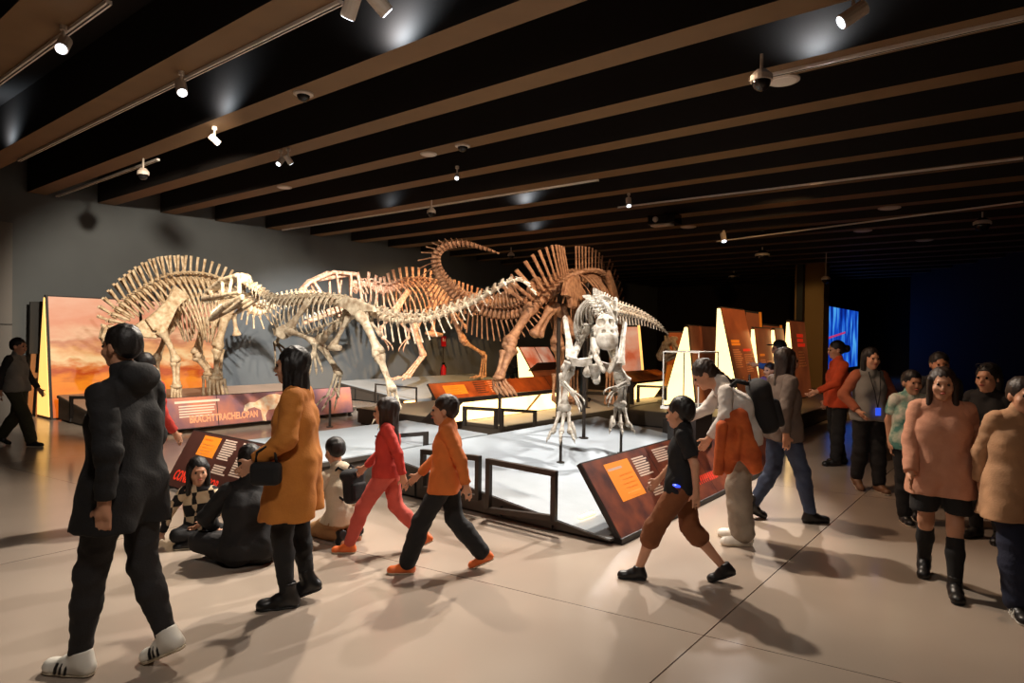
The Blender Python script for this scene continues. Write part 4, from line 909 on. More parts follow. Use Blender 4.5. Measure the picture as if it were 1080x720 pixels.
# ---------- 2. hump-backed skeleton on the left (long-necked plant eater with a short neck)
def hump_back():
    p0 = W(12.3, 5.5); D = lambda px, py, off=0: onplane(px, py, p0+U*off, U)
    root = empty('dinosaur_skeleton', W(12.4, 5.6, zC(12.4, 5)), 'hump-backed four-legged skeleton bowing its short neck in front of the sunset panel', 'dinosaur skeleton'); m = B_ivory
    S_ = lambda px, py, *a: (D(px, py),)+a
    spec = [S_(116.5, 345, .045, .10, .16, .05, 0, .05), S_(119, 336, .055, .20, .24, .08, 0, .06), S_(126, 326, .06, .26, .30, .1, 0, .07), S_(136, 318, .065, .32, .34, .12, 0, .08), S_(148, 311, .07, .36, .36, .13, 0, .1), S_(160, 304, .075, .38, .42, .16, 0, .14), S_(172, 299, .08, .40, .95, .42, 0, .2),
            S_(186, 296, .085, .38, 1.15, .55, 0, .24), S_(202, 296, .085, .37, 1.2, .58, 0, .24), S_(217, 298, .085, .34, 1.05, .52, 0, .22), S_(231, 303, .085, .34, .7, .4, 0, .2), S_(243, 310, .085, .36, .05, .2, 0, .15), S_(253, 318, .085, .28, 0, 0, .14, .22), S_(262, 325, .085, .2, 0, 0, .22, .26), S_(271, 329, .08, .17, 0, 0, .26, .26), S_(280, 327, .07, .15, 0, 0, .24, .22), S_(291, 320, .06, .14, 0, 0, .16, .16),
            (D(303, 315, -.2), .05, .13, 0, 0, .14, .1), (D(317, 312, -.5), .045, .12, 0, 0, .1, .08), (D(331, 312, -.9), .038, .1, 0, 0, .08, .06), (D(345, 314, -1.3), .03, .08, 0, 0, .06, .05), (D(358, 318, -1.7), .02, .04, 0, 0, 0, .03)]
    run_spine(root, m, spec, 52, D(215, 298), lean=lambda f: .05 if f < .5 else .3, swid=.55, fork=lambda f: .22 if f < .3 else 0, rib_th=.022, rib_sweep=.06, rib_curl=1.9)
    # small head
    bk, sn = D(117, 346), D(113, 362); x = (sn-bk).normalized(); S = Solid(); z = -V; y = U
    for s in (-1, 1):
        S.cone(bk+y*s*.06, bk+x*.2+y*s*.05, .035, .03, .02); S.cone(bk+x*.2+y*s*.05, sn+y*s*.02, .03, .028, .02); S.cone(bk+z*.1+y*s*.06, bk+x*.16+z*.11+y*s*.04, .03, .028, .02); S.cone(bk+x*.16+z*.11+y*s*.04, sn+z*.03, .028, .03, .02); S.cone(bk+x*.1+y*s*.06, bk+x*.1+z*.1+y*s*.05, .02, .02, .02)
    S.cone(bk+z*.1, sn+z*.05, .035, .03, .02); solid_obj('skull', S, .012, m, root)
    S = Solid()
    for s in (-1, 1): S.cone(bk-z*.05+y*s*.06, sn-z*.05+y*s*.015, .026, .022, .02)
    solid_obj('lower_jaw', S, .012, m, root)
    # shoulders and fore legs
    for s, dx in ((-1, 0), (1, 9)):
        o_ = s*.5
        A_, B_ = D(191+dx, 306, o_*.9), D(164+dx, 344, o_); q = B_-A_; sd = q.cross(U).normalized()
        blade(root, 'scapula', m, [A_+sd*.17, A_-sd*.15, A_.lerp(B_, .35)-sd*.10, A_.lerp(B_, .7)-sd*.14, B_-sd*.2, B_+q*.1, B_+sd*.2, A_.lerp(B_, .7)+sd*.16, A_.lerp(B_, .35)+sd*.11], .09, U)
        c = D(158+dx, 347, o_*.8); blade(root, 'coracoid', m, [c-V*.24+EZ*.06, c-V*.1+EZ*.17, c+V*.12+EZ*.16, c+V*.2, c+V*.1-EZ*.16, c-V*.12-EZ*.15], .08, U)
        K = [(169+dx, 347), (186+dx, 382), (186+dx, 406)] if s < 0 else [(176, 346), (164, 380), (167, 406)]
        H_, E_, W_ = (D(*k, o_*.95) for k in K)
        longbone(root, 'humerus', m, H_, E_, .11, .09, .5, .03, V); longbone(root, 'radius', m, E_+V*.03, W_+V*.03, .05, .05, .6); longbone(root, 'ulna', m, E_-V*.05, W_-V*.02, .065, .05, .55)
        g = V3((W_.x, W_.y, zC(W_.dot(U), 0)))
        b = MB(); b.ball(W_-EZ*.02, (.1, .1, .05), 10, 6); b.build('wrist_bone', m, root, smooth=True)
        for i in range(4):
            a_ = V*(i-1.5)*.055; longbone(root, 'metacarpal', m, W_+a_*.8-EZ*.04, g+a_*1.2+EZ*.03, .035, .035, .6)
    # hips and hind legs
    for s in (-1, 1):
        o_ = s*.28; blade(root, 'ilium', m, [D(q[0], q[1], o_) for q in ((224, 316), (231, 306), (243, 305), (253, 312), (257, 322), (249, 325), (244, 332), (236, 331), (232, 322))], .09, U)
    longbone(root, 'pubis', m, D(235, 331), D(222, 352), .08, .08, .5); longbone(root, 'ischium', m, D(246, 330), D(250, 354), .07, .085, .5)
    for s, K in ((-1, [(239, 330), (229, 366), (228, 397), (228, 413)]), (1, [(216, 338), (207, 374), (221, 393), (218, 412)])):
        o_ = s*.42; H_, K_, A_, T_ = (D(*k, o_) for k in K)
        longbone(root, 'femur', m, H_, K_, .135, .12, .56, head=-U*s*.1, two=True); longbone(root, 'tibia', m, K_-EZ*.03, A_, .105, .085, .55); longbone(root, 'fibula', m, K_+V*.1-EZ*.03, A_+V*.08, .05, .045, .55)
        b = MB(); b.ball(A_-EZ*.02, (.13, .13, .06), 10, 6); b.build('ankle_bone', m, root, smooth=True)
        for i in range(5):
            a_ = V*(i-2)*.065-U*.02; e_ = V3((A_.x, A_.y, zC(A_.dot(U), 0)))+a_*1.5-U*.12
            longbone(root, 'metatarsal', m, A_+a_-EZ*.05, e_+EZ*.09, .042, .042, .6); b = MB(); b.tube([e_+EZ*.09, e_-U*.06+EZ*.05, e_-U*.14+EZ*.012], [.04, .036, .012], 7); b.build('toe', m, root, smooth=True)
hump_back()

# ---------- 3. orange-lit skeleton at the back (large meat eater looking left)
def back_hunter():
    p0 = W(12.3, 12); D = lambda px, py, off=0: onplane(px, py, p0+U*off, U)
    root = empty('dinosaur_skeleton', W(12.3, 13, zP(12.3, 0)), 'tall two-legged skeleton by the grey wall with a long-snouted skull and deep rib cage', 'dinosaur skeleton'); m = B_pink
    S_ = lambda px, py, *a: (D(px, py),)+a
    spec = [S_(376, 305, .08, .16, .1, .05, 0, .08), S_(381, 300, .09, .2, .3, .08, 0, .1), S_(388, 300, .09, .2, .45, .1, 0, .12), S_(396, 304, .095, .2, .55, .12, 0, .14), S_(404, 306, .10, .2, .62, .18, 0, .16), S_(413, 304, .10, .28, .75, .36, 0, .18), S_(421, 301, .10, .32, .95, .5, 0, .2), S_(430, 299.5, .10, .32, 1.05, .55, 0, .22), S_(440, 299.5, .10, .32, 1.05, .55, 0, .22), S_(449, 301, .10, .32, .95, .48, 0, .22), S_(457, 304, .10, .32, .5, .3, 0, .2),
            S_(465, 308, .10, .33, 0, 0, 0, .15), S_(474, 311, .10, .34, 0, 0, .1, .18), S_(484, 313.5, .09, .34, 0, 0, .3, .25), S_(496, 315.5, .085, .3, 0, 0, .34, .24), S_(509, 317, .08, .25, 0, 0, .3, .2), S_(524, 318, .07, .2, 0, 0, .25, .16), S_(540, 317, .06, .15, 0, 0, .2, .12), S_(556, 314, .05, .1, 0, 0, .14, .08), S_(572, 310, .038, .06, 0, 0, .08, .05), S_(588, 306, .025, .03, 0, 0, 0, .03)]
    run_spine(root, m, spec, 46, D(440, 300), lean=lambda f: 0 if f < .5 else .25, swid=.55, rib_th=.026, rib_sweep=.1, rib_curl=2.2)
    skull_theropod(root, m, D(377, 313), D(318, 311), EZ, .60, .5, D(376, 320), D(321, 342), h=.024)
    for s in (-1, 1):
        o_ = s*.42; A_, B_ = D(431, 305, o_), D(414, 330, o_); sd = (B_-A_).cross(U).normalized()
        blade(root, 'scapula', m, [A_+sd*.07, A_-sd*.06, B_-sd*.08, B_+sd*.12], .05, U)
        c = D(411, 333, o_*.8); blade(root, 'coracoid', m, [c-V*.15+EZ*.08, c+EZ*.16, c+V*.15+EZ*.06, c+V*.1-EZ*.12, c-V*.1-EZ*.12], .07, U)
        K = [(411, 335), (402, 346), (404, 356), (411, 363)] if s < 0 else [(417, 335), (431, 349), (431, 356), (424, 364)]
        P_ = [D(*k, o_) for k in K]; longbone(root, 'humerus', m, P_[0], P_[1], .07, .055, .5); longbone(root, 'ulna', m, P_[1], P_[2], .045, .04, .6); hand(root, m, P_[2], P_[3]-P_[2], U, .06, (P_[3]-P_[2]).length*1.2, 2)
        o2 = s*.26; blade(root, 'ilium', m, [D(q[0], q[1], o2) for q in ((449, 308), (456, 300), (470, 302), (481, 308), (484, 316), (474, 317), (470, 322), (461, 321), (456, 316))], .08, U)
    longbone(root, 'pubis', m, D(461, 321), D(456, 350), .08, .07, .5); b = MB(); b.tube([D(449, 351), D(456, 352), D(466, 353)], [.04, .09, .05], 8); b.build('pubic_boot', m, root, smooth=True)
    longbone(root, 'ischium', m, D(473, 321), D(492, 346), .07, .06, .45)
    for s, K in ((-1, [(458, 319), (436, 346), (446, 375), (428, 398)]), (1, [(471, 318), (489, 360), (511, 374), (509, 397)])):
        o_ = s*.3; H_, K_, A_, T_ = (D(*k, o_) for k in K)
        longbone(root, 'femur', m, H_, K_, .13, .12, .58, head=-U*s*.1, two=True); longbone(root, 'tibia', m, K_, A_, .11, .08, .55, two=True); longbone(root, 'fibula', m, K_+V*.07, A_+V*.06+U*s*.04, .045, .04, .55)
        fw = -V; foot(root, m, A_, T_, fw-EZ*.05, U, .065, tl=.36, ndig=3, spread=.35)
back_hunter()

# ---------- 4. tall-spined skeleton whose tail curls up (walks away from us)
def curl_tail():
    A3 = lambda px, py, Y: aty(px, py, Y)
    root = empty('dinosaur_skeleton', A3(560, 440, 10.6)*1, 'tan four-legged skeleton seen from behind with tall back spines and a curled-up tail', 'dinosaur skeleton'); root.location.z = .3; m = B_tan
    S_ = lambda px, py, Y, *a: (A3(px, py, Y),)+a
    spec = [S_(525, 266.5, 11.1, .012, 0, 0, 0, 0, 0), S_(516, 263, 11.1, .022, .01, 0, 0, 0, .0), S_(507, 260, 11.1, .03, .015, 0, 0, 0, .01), S_(497, 257, 11.1, .038, .02, 0, 0, .02, .02), S_(487, 255.8, 11.1, .044, .02, 0, 0, .04, .03), S_(475, 257, 11.1, .05, .03, 0, 0, .08, .04), S_(465, 261, 11.05, .054, .04, 0, 0, .13, .05), S_(458.5, 269, 11, .058, .05, 0, 0, .2, .06), S_(458, 279, 11, .06, .06, 0, 0, .25, .08), S_(462, 290, 11, .063, .07, 0, 0, .28, .1), S_(469, 301, 10.9, .066, .09, 0, 0, .3, .12), S_(478, 311, 10.8, .068, .11, 0, 0, .32, .14),
            S_(489, 319.5, 10.75, .07, .13, 0, 0, .33, .15), S_(502, 326, 10.7, .073, .16, 0, 0, .34, .16), S_(517, 331, 10.65, .076, .22, 0, 0, .34, .18), S_(533, 332.5, 10.6, .08, .30, 0, 0, .32, .2), S_(548, 330.5, 10.55, .084, .42, 0, 0, .28, .22), S_(560, 325, 10.5, .088, .55, 0, 0, .2, .24), S_(570, 317, 10.5, .09, .62, 0, 0, .1, .24), S_(580, 309, 10.6, .095, .66, 0, 0, 0, .2), S_(590, 302, 10.8, .095, .62, .1, .1, 0, .2),
            S_(600, 297, 11.2, .095, .52, .8, .5, 0, .24), S_(608, 294, 11.7, .095, .48, .95, .6, 0, .24), S_(616, 293, 12.2, .095, .48, 1.0, .6, 0, .24), S_(624, 294, 12.7, .09, .5, .9, .5, 0, .22), S_(632, 298, 13.2, .085, .5, .5, .3, 0, .16), S_(639, 305, 13.7, .08, .5, .2, .1, 0, .1), S_(645, 314, 14.1, .075, .45, .15, .08, 0, .08), S_(650, 325, 14.5, .07, .4, .12, .08, 0, .06), S_(653, 336, 14.8, .06, .3, .1, .06, 0, .05)]
    run_spine(root, m, spec[:18], 46, spec[17][0], lean=lambda f: -.1, swid=.62)
    run_spine(root, m, [q for q in spec[17:22]], 12, spec[20][0], lean=lambda f: -.2, swid=.75)
    run_spine(root, m, [q for q in spec[22:]], 17, A3(608, 294, 11.7), lean=lambda f: 0, swid=.35, fork=lambda f: .2 if f > .5 else 0, rib_th=.03, rib_sweep=-.05, rib_curl=1.9)
    S = Solid(); bk, sn = A3(653, 338, 14.85), A3(654, 352, 15.1)
    for s in (-1, 1): S.cone(bk+V3((s*.08, 0, 0)), sn+V3((s*.06, 0, 0)), .05, .045, .03); S.cone(bk+V3((s*.07, .12, .05)), sn+V3((s*.05, .1, 0)), .04, .04, .03)
    S.cone(bk, sn, .06, .05, .03); solid_obj('skull', S, .016, m, root)
    fwd = (A3(616, 293, 12.2)-A3(580, 309, 10.6)); fwd.z = 0; fwd.normalize(); lat = V3((fwd.y, -fwd.x, 0))   # lat points to the right
    hip = A3(585, 308, 10.7)
    for s in (-1, 1):
        c = hip+lat*s*.3; R_ = lambda a, z_: c+fwd*a+EZ*z_
        blade(root, 'ilium', m, [R_(-.45, -.08), R_(-.35, .14), R_(-.05, .26), R_(.3, .22), R_(.55, .02), R_(.42, -.12), R_(.18, -.1), R_(.1, -.26), R_(-.1, -.26), R_(-.16, -.1)], .1, lat)
    longbone(root, 'pubis', m, A3(592, 322, 10.8), A3(606, 352, 11.0), .09, .12, .5); longbone(root, 'pubis', m, A3(586, 322, 10.6), A3(598, 349, 11.1), .08, .1, .5)
    longbone(root, 'ischium', m, A3(580, 324, 10.5), A3(562, 354, 10.3), .08, .09, .45); longbone(root, 'ischium', m, A3(584, 324, 10.6), A3(568, 355, 10.5), .08, .08, .45)
    # raised left hind leg
    H_, K_, A_, T_ = A3(562, 322, 10.45), A3(536, 363, 10.1), A3(526, 398, 9.95), A3(530, 409, 9.9)
    longbone(root, 'femur', m, H_, K_, .13, .12, .56, head=(hip-H_).normalized()*.12, two=True)
    longbone(root, 'tibia', m, K_+V3((.05, 0, -.06)), A_+V3((.02, 0, 0)), .13, .07, .6); longbone(root, 'fibula', m, K_+V3((-.07, 0, -.1)), A_+V3((-.03, 0, 0)), .07, .05, .55)
    b = MB(); b.ball(A_, (.1, .1, .05), 10, 6); b.build('ankle_bone', m, root, smooth=True)
    for i in range(5):
        a_ = V3(((i-2)*.05, .03*abs(i-2), 0)); longbone(root, 'metatarsal', m, A_+a_*.8-EZ*.03, A_+a_*1.3+V3((.06, -.05, -.16)), .035, .034, .6)
        e_ = A_+a_*1.3+V3((.06, -.05, -.16)); b = MB(); b.tube([e_, e_+V3((.05, -.02, -.06)), e_+V3((.1, -.03, -.13))], [.034, .03, .01], 7); b.build('toe', m, root, smooth=True)
    rodmount(root, A_+V3((.02, .0, -.05)), .3, .026)
    # right hind leg, set on the platform
    H_, K_, A_ = A3(590, 322, 10.9), A3(587, 362, 10.9), A3(591, 392, 11.2)
    longbone(root, 'femur', m, H_, K_, .13, .12, .58, head=-lat*.12, two=True); longbone(root, 'tibia', m, K_-EZ*.04, A_, .11, .08, .55); longbone(root, 'fibula', m, K_+V3((.09, 0, -.05)), A_+V3((.06, 0, 0)), .055, .045, .55)
    for i in range(5):
        a_ = V3(((i-2)*.06, 0, 0)); g = V3((A_.x, A_.y, .56))+a_*1.3+fwd*.12; longbone(root, 'metatarsal', m, A_+a_*.9-EZ*.03, g, .042, .04, .6); b = MB(); b.tube([g, g+fwd*.08-EZ*.03, g+fwd*.16-EZ*.1], [.04, .035, .012], 7); b.build('toe', m, root, smooth=True)
    rodmount(root, V3((A_.x, A_.y, .56))+fwd*.12, .3, .026)
    # shoulders and fore legs
    for s in (-1, 1):
        sh = A3(626, 306, 12.9)+lat*s*.4; q = [sh+EZ*.35-fwd*.35, sh+EZ*.2-fwd*.45, sh-EZ*.25+fwd*.0, sh-EZ*.35+fwd*.2, sh-EZ*.2+fwd*.35, sh+EZ*.05+fwd*.1]
        blade(root, 'scapula', m, q, .08, lat); el = sh-EZ*.95-fwd*.15; wr = el-EZ*.6+fwd*.12
        longbone(root, 'humerus', m, sh-EZ*.28+fwd*.2, el, .11, .09, .5); longbone(root, 'radius', m, el+fwd*.03, wr, .05, .05, .6); longbone(root, 'ulna', m, el-fwd*.04, wr-fwd*.03, .06, .05, .55)
        for i in range(4):
            a_ = lat*(i-1.5)*.06; longbone(root, 'metacarpal', m, wr+a_-EZ*.03, V3((wr.x, wr.y, .34))+a_*1.3, .035, .035, .6)
    rodmount(root, A3(590, 304, 10.8), .3, .035); rodmount(root, A3(620, 296, 12.4), .3, .03)
curl_tail()

# ---------- 5. grey skeleton facing us on the front platform
def facing():
    A3 = lambda px, py, Y: aty(px, py, Y)
    c0 = W(4.0, 6.5, zA(4.0, 0)); root = empty('dinosaur_skeleton', c0, 'grey two-legged skeleton facing us with its head lowered and tail swung to the right', 'dinosaur skeleton'); m = B_grey
    S_ = lambda px, py, Y, *a: (A3(px, py, Y),)+a
    spec = [S_(636, 340, 7.25, .036, .03, 0, 0, 0, .05), S_(632, 331, 7.35, .04, .06, .08, .03, 0, .06), S_(628, 324, 7.5, .044, .08, .14, .06, 0, .07), S_(626, 320, 7.7, .047, .10, .42, .22, 0, .1), S_(626, 319, 7.95, .05, .12, .56, .30, 0, .12), S_(628, 319, 8.2, .05, .12, .55, .29, 0, .12), S_(631, 320, 8.45, .05, .12, .45, .24, 0, .12), S_(636, 322, 8.7, .05, .12, .1, .1, 0, .1), S_(643, 325, 8.95, .05, .11, 0, 0, .05, .1), S_(651, 328, 9.2, .047, .10, 0, 0, .12, .12), S_(660, 330, 9.45, .043, .09, 0, 0, .12, .11),
            S_(670, 332.5, 9.7, .038, .08, 0, 0, .1, .09), S_(680, 336, 9.95, .033, .06, 0, 0, .07, .07), S_(690, 341, 10.2, .027, .04, 0, 0, .05, .05), S_(698, 346.5, 10.4, .02, .02, 0, 0, .02, .03), S_(703.5, 351, 10.55, .012, 0, 0, 0, 0, .0)]
    run_spine(root, m, spec[:8], 22, A3(628, 319, 8.2), swid=.5, lean=lambda f: .1, rib_th=.014, rib_sweep=.16, rib_curl=2.2)
    tail = [(q[0], q[1], q[2]*1.15)+q[3:] for q in spec[7:]]
    run_spine(root, m, tail, 23, tail[0][0], swid=.3, lean=lambda f: .35)
    # skull seen from the front, snout down and forward
    bk, sn = A3(638, 337, 7.12), A3(641, 361, 6.9)
    x = (sn-bk).normalized(); z = EZ*.5-V3((0, 1, 0)); z = (z-x*z.dot(x)).normalized(); y = z.cross(x); L = (sn-bk).length
    Q = lambda a, s, c: bk+x*(a*L)+y*s+z*c
    S = Solid()
    S.ell(Q(.12, 0, .0), (.10, .10, .09), k=.03); S.ell(Q(.45, 0, .0), (.115, .12, .10), k=.05); S.ell(Q(.82, 0, .0), (.115, .12, .085), k=.06); S.ell(Q(1.0, 0, -.02), (.11, .10, .07), k=.04)
    for s in (-1, 1):
        S.ell(Q(.36, s*.062, .085), (.046, .10, .056), k=.01, op=1)      # eye socket
        S.ell(Q(.04, s*.06, .085), (.03, .05, .035), k=.01, op=1)
        S.ell(Q(.78, s*.045, .085), (.022, .03, .022), k=.008, op=1)       # nostril
        S.cone(Q(.3, s*.105, -.03), Q(.6, s*.115, -.03), .022, .022, .02); S.cone(Q(.3, s*.105, -.02), Q(.1, s*.12, -.12), .026, .02, .02)
    S.cone(Q(.1, 0, -.14), Q(.9, 0, -.13), .075, .07, .02, op=1)
    sk = solid_obj('skull', S, .0085, m, root)
    for k in range(14):
        a = -1.15+2.3*k/13; p = Q(.92+.1*math.cos(a)-.05, math.sin(a)*.095, -.075); b = MB(); b.tube([p, p-z*.03], [.009, .003], 5); b.build('tooth', M_teeth, sk)
    S = Solid(); jh, jt = A3(637, 358, 7.12), A3(640, 391, 6.82)
    for s in (-1, 1): S.cone(jh+V3((s*.125, 0, 0)), jh.lerp(jt, .6)+V3((s*.10, 0, 0)), .026, .028, .02); S.cone(jh.lerp(jt, .6)+V3((s*.10, 0, 0)), jt+V3((s*.03, 0, 0)), .028, .026, .02); S.cone(jh+V3((s*.10, .03, .02)), jh.lerp(jt, .5)+V3((s*.07, .05, 0)), .016, .018, .02)
    jw = solid_obj('lower_jaw', S, .0085, m, root)
    for s in (-1, 1):
        for k in range(6):
            p = jh.lerp(jt, .35+.6*k/6)+V3((s*(.105-.012*k), -.025, .01)); b = MB(); b.tube([p, p+V3((0, -.028, .012))], [.008, .002], 5); b.build('tooth', M_teeth, jw)
    # shoulder girdle: tall upright shoulder blades joined below by the coracoids
    for s, top, bot in ((-1, (596, 335, 8.0), (602, 377, 7.45)), (1, (659, 341, 8.0), (653, 384, 7.45))):
        A_, B_ = A3(*top), A3(*bot); sd = V3((1, 0, 0))
        blade(root, 'scapula', m, [A_-sd*.03, A_+EZ*.03, A_+sd*.03, A_.lerp(B_, .35)+sd*.03, A_.lerp(B_, .7)+sd*.045, B_+sd*.07, B_-EZ*.03, B_-sd*.06, A_.lerp(B_, .6)-sd*.03, A_.lerp(B_, .3)-sd*.03], .045, V3((.15*s, 1, .2)))
    for s, c in ((-1, A3(612, 381, 7.4)), (1, A3(644, 386, 7.4))):
        blade(root, 'coracoid', m, [c+V3((-.13, 0, .06)), c+V3((-.02, 0, .03)), c+V3((.13, 0, .05)), c+V3((.12, 0, -.03)), c+V3((.03, 0, -.06)), c+V3((-.1, 0, -.05))], .05, V3((0, 1, .2)))
    blade(root, 'sternum', m, [A3(620, 384, 7.5), A3(632, 384, 7.5), A3(634, 392, 7.55), A3(630, 400, 7.6), A3(624, 400, 7.6)], .04, V3((0, 1, .2)))
    for s, S0, E0, W0, H0 in ((-1, (600, 381, 7.45), (593, 402, 7.5), (605, 415, 7.3), (613, 425, 7.2)), (1, (651, 387, 7.45), (663, 402, 7.5), (649, 410, 7.3), (640, 417, 7.2))):
        S1, E1, W1, H1 = A3(*S0), A3(*E0), A3(*W0), A3(*H0)
        longbone(root, 'humerus', m, S1, E1, .06, .045, .5); longbone(root, 'radius', m, E1+EZ*.015, W1+EZ*.015, .026, .022, .6); longbone(root, 'ulna', m, E1-EZ*.02, W1-EZ*.015, .03, .024, .6); hand(root, m, W1, H1-W1, V3((0, .4, 1)), .04, (H1-W1).length*1.1, 3)
    fw0 = A3(628, 319, 7.7)-A3(631, 320, 8.45); fw0.z = 0; fw0.normalize(); lt = V3((fw0.y, -fw0.x, 0))
    for s in (-1, 1):
        c = A3(636, 326, 8.6)+lt*s*-.16; R_ = lambda a, z_: c+fw0*a+EZ*z_
        blade(root, 'ilium', m, [R_(.3, -.03), R_(.28, .1), R_(0, .16), R_(-.3, .08), R_(-.32, -.05), R_(-.08, -.06), R_(-.06, -.16), R_(.1, -.16), R_(.12, -.06)], .05, lt)
        longbone(root, 'ischium', m, c-EZ*.12-fw0*.05, c-EZ*.5-fw0*.5, .04, .03, .45)
    longbone(root, 'pubis', m, A3(627, 352, 8.5), A3(619, 396, 8.1), .055, .06, .5); longbone(root, 'pubis', m, A3(631, 352, 8.5), A3(629, 404, 8.05), .055, .05, .5)
    for s, H0, K0, A0, T0 in ((-1, (618, 345, 8.5), (598, 391, 7.75), (595, 430, 7.5), (592, 456, 7.3)), (1, (637, 347, 8.6), (655, 400, 8.2), (654, 426, 8.2), (654.5, 448, 8.05))):
        H1, K1, A1, T1 = A3(*H0), A3(*K0), A3(*A0), A3(*T0)
        longbone(root, 'femur', m, H1, K1, .085, .085, .56, head=V3((-s*.08, 0, 0)), two=True); longbone(root, 'tibia', m, K1-EZ*.02, A1, .07, .06, .58); longbone(root, 'fibula', m, K1+V3((s*.07, 0, -.03)), A1+V3((s*.05, 0, 0)), .03, .026, .55)
        b = MB(); b.ball(A1, (.085, .07, .06), 12, 8); b.build('ankle_bone', m, root, smooth=True)
        fw = V3((-.12 if s < 0 else 0, -.8, -.35)); foot(root, m, A1-EZ*.05, T1, fw, V3((1, 0, 0)), .056, tl=.15, ndig=3, spread=.45); fwd_ = fw.normalized()
        b = MB(); q = T1.lerp(A1, .4)+V3((.1*s*-1, .0, 0)); b.tube([q, q+V3((.03*-s, -.06, -.08)), q+V3((.05*-s, -.1, -.17))], [.024, .018, .006], 6); b.build('toe', m, root, smooth=True)
        rp = T1+fwd_*.06-EZ*.02; rodmount(root, rp, zA(rp.dot(U), 0), .017)
    rp = A3(617, 360, 8.6); rodmount(root, rp, zA(rp.dot(U), 0), .024)
facing()

# ---------- small pale skull on the orange stand
def skull_stand():
    Y = 13.6; A3 = lambda px, py: aty(px, py, Y); bk, sn = A3(717, 366), A3(697, 378)
    t = empty('mounted_skull', A3(707, 388), 'small pale horned skull on an orange stand left of the lit triangles', 'skull')
    x = (sn-bk).normalized(); z = V3((-.3, 0, 1)); z = (z-x*z.dot(x)).normalized(); y = z.cross(x); L = (sn-bk).length
    Q = lambda a, s, c: bk+x*(a*L)+y*s*.16+z*c*.3
    S = Solid()
    for s in (-1, 1):
        S.cone(Q(1, .2*s, .0), Q(.3, .7*s, -.15), .05, .04, .02); S.cone(Q(1, .2*s, .25), Q(.5, .55*s, .75), .05, .04, .02); S.cone(Q(.5, .55*s, .75), Q(0, .6*s, .7), .045, .045, .02); S.cone(Q(.55, .6*s, .65), Q(.5, .7*s, -.1), .035, .035, .02); S.cone(Q(.15, .7*s, .65), Q(.2, .75*s, -.2), .04, .035, .02); S.cone(Q(1, .2*s, .0), Q(1, .2*s, .25), .05, .05, .02); S.cone(Q(.35, .6*s, .75), Q(.25, .9*s, 1.15), .04, .018, .02)
    S.cone(Q(.9, 0, .3), Q(.1, 0, .75), .05, .06, .03); S.ell(Q(1.0, 0, .1), (.06, .07, .07), k=.03)
    solid_obj('skull', S, .016, B_ivory, t)
    S = Solid()
    for s in (-1, 1): S.cone(Q(.15, .6*s, -.4), Q(.95, .15*s, -.3), .035, .035, .02)
    solid_obj('lower_jaw', S, .016, B_ivory, t)
    p = A3(708, 384); st = empty('skull_stand', V3((p.x, p.y, .3)), 'slim orange stand carrying the small pale skull', 'display stand')
    b = MB(); a = [A3(701, 410), A3(710, 410), A3(714, 385), A3(705, 385)]; b.prism([V3((q.x, q.y-.12, max(q.z, .3))) for q in a], V3((0, .24, 0))); b.build('pillar', M_org, st)
    b = MB(); b.box(V3((a[0].x+.1, a[0].y, .32)), V3((.2, 0, 0)), V3((0, .2, 0)), EZ*.02); b.build('base_plate', M_cons, st)
skull_stand()
# ================================================================== people
def fab(name, c, c2=None, rough=.85, ns=6):
    return mat(name, c, rough, noise=.3, nscale=ns, col2=c2, bump=.25, bscale=90)
SK = mat('skin_warm', rgb(206, 150, 118), .5, noise=.12, nscale=9); SK2 = mat('skin_tan', rgb(184, 126, 94), .5, noise=.12, nscale=9)
HB_ = fab('hair_black', rgb(26, 20, 18), rough=.5, ns=30); HBR = fab('hair_brown', rgb(44, 27, 18), rough=.5, ns=30)
C_BLK = fab('cloth_black', rgb(24, 22, 23)); C_BLK2 = fab('cloth_charcoal', rgb(40, 37, 37)); C_ORG = fab('cloth_orange_coat', rgb(206, 130, 52), rgb(182, 108, 40)); C_RED = fab('cloth_red', rgb(206, 62, 50)); C_PNKR = fab('cloth_coral', rgb(214, 92, 78))
C_CRM = fab('cloth_cream', rgb(216, 196, 168)); C_TAN = fab('cloth_tan', rgb(172, 126, 78)); C_TNC = fab('cloth_tan_coat', rgb(196, 150, 112)); C_JEAN = fab('denim_blue', rgb(58, 70, 96), rgb(40, 48, 70)); C_NAVY = fab('denim_navy', rgb(30, 36, 60)); C_GRY = fab('cloth_grey', rgb(140, 136, 130)); C_STONE = fab('cloth_stone', rgb(160, 148, 132), rgb(128, 116, 102))
C_BRN = fab('cloth_brown', rgb(134, 78, 42)); C_ORGT = fab('cloth_orange_top', rgb(222, 118, 50)); C_ORGJ = fab('cloth_orange_jacket', rgb(226, 84, 40)); C_TAUPE = fab('cloth_taupe', rgb(104, 88, 78)); C_OLV = fab('cloth_olive', rgb(66, 64, 44)); C_BLUE = fab('cloth_blue', rgb(40, 80, 150)); C_PURP = fab('cloth_purple', rgb(110, 84, 150)); C_PINK = fab('cloth_salmon_coat', rgb(206, 150, 122), rgb(186, 126, 98)); C_TEAL = fab('cloth_dark_teal', rgb(34, 48, 54))
C_WHITE = fab('cloth_white_knit', rgb(214, 206, 198)); L_WHITE = mat('shoe_white', rgb(232, 226, 214), .45); L_BLK = mat('shoe_black', rgb(22, 20, 20), .4); L_ORG = mat('shoe_orange', rgb(226, 110, 50), .45); L_BRN = mat('shoe_brown', rgb(110, 76, 52), .5); L_GUM = mat('sole_pale', rgb(215, 200, 175), .6); M_EYE = mat('eye_dark', rgb(20, 14, 12), .2); M_LIP = mat('lip_rose', rgb(170, 84, 74), .5)
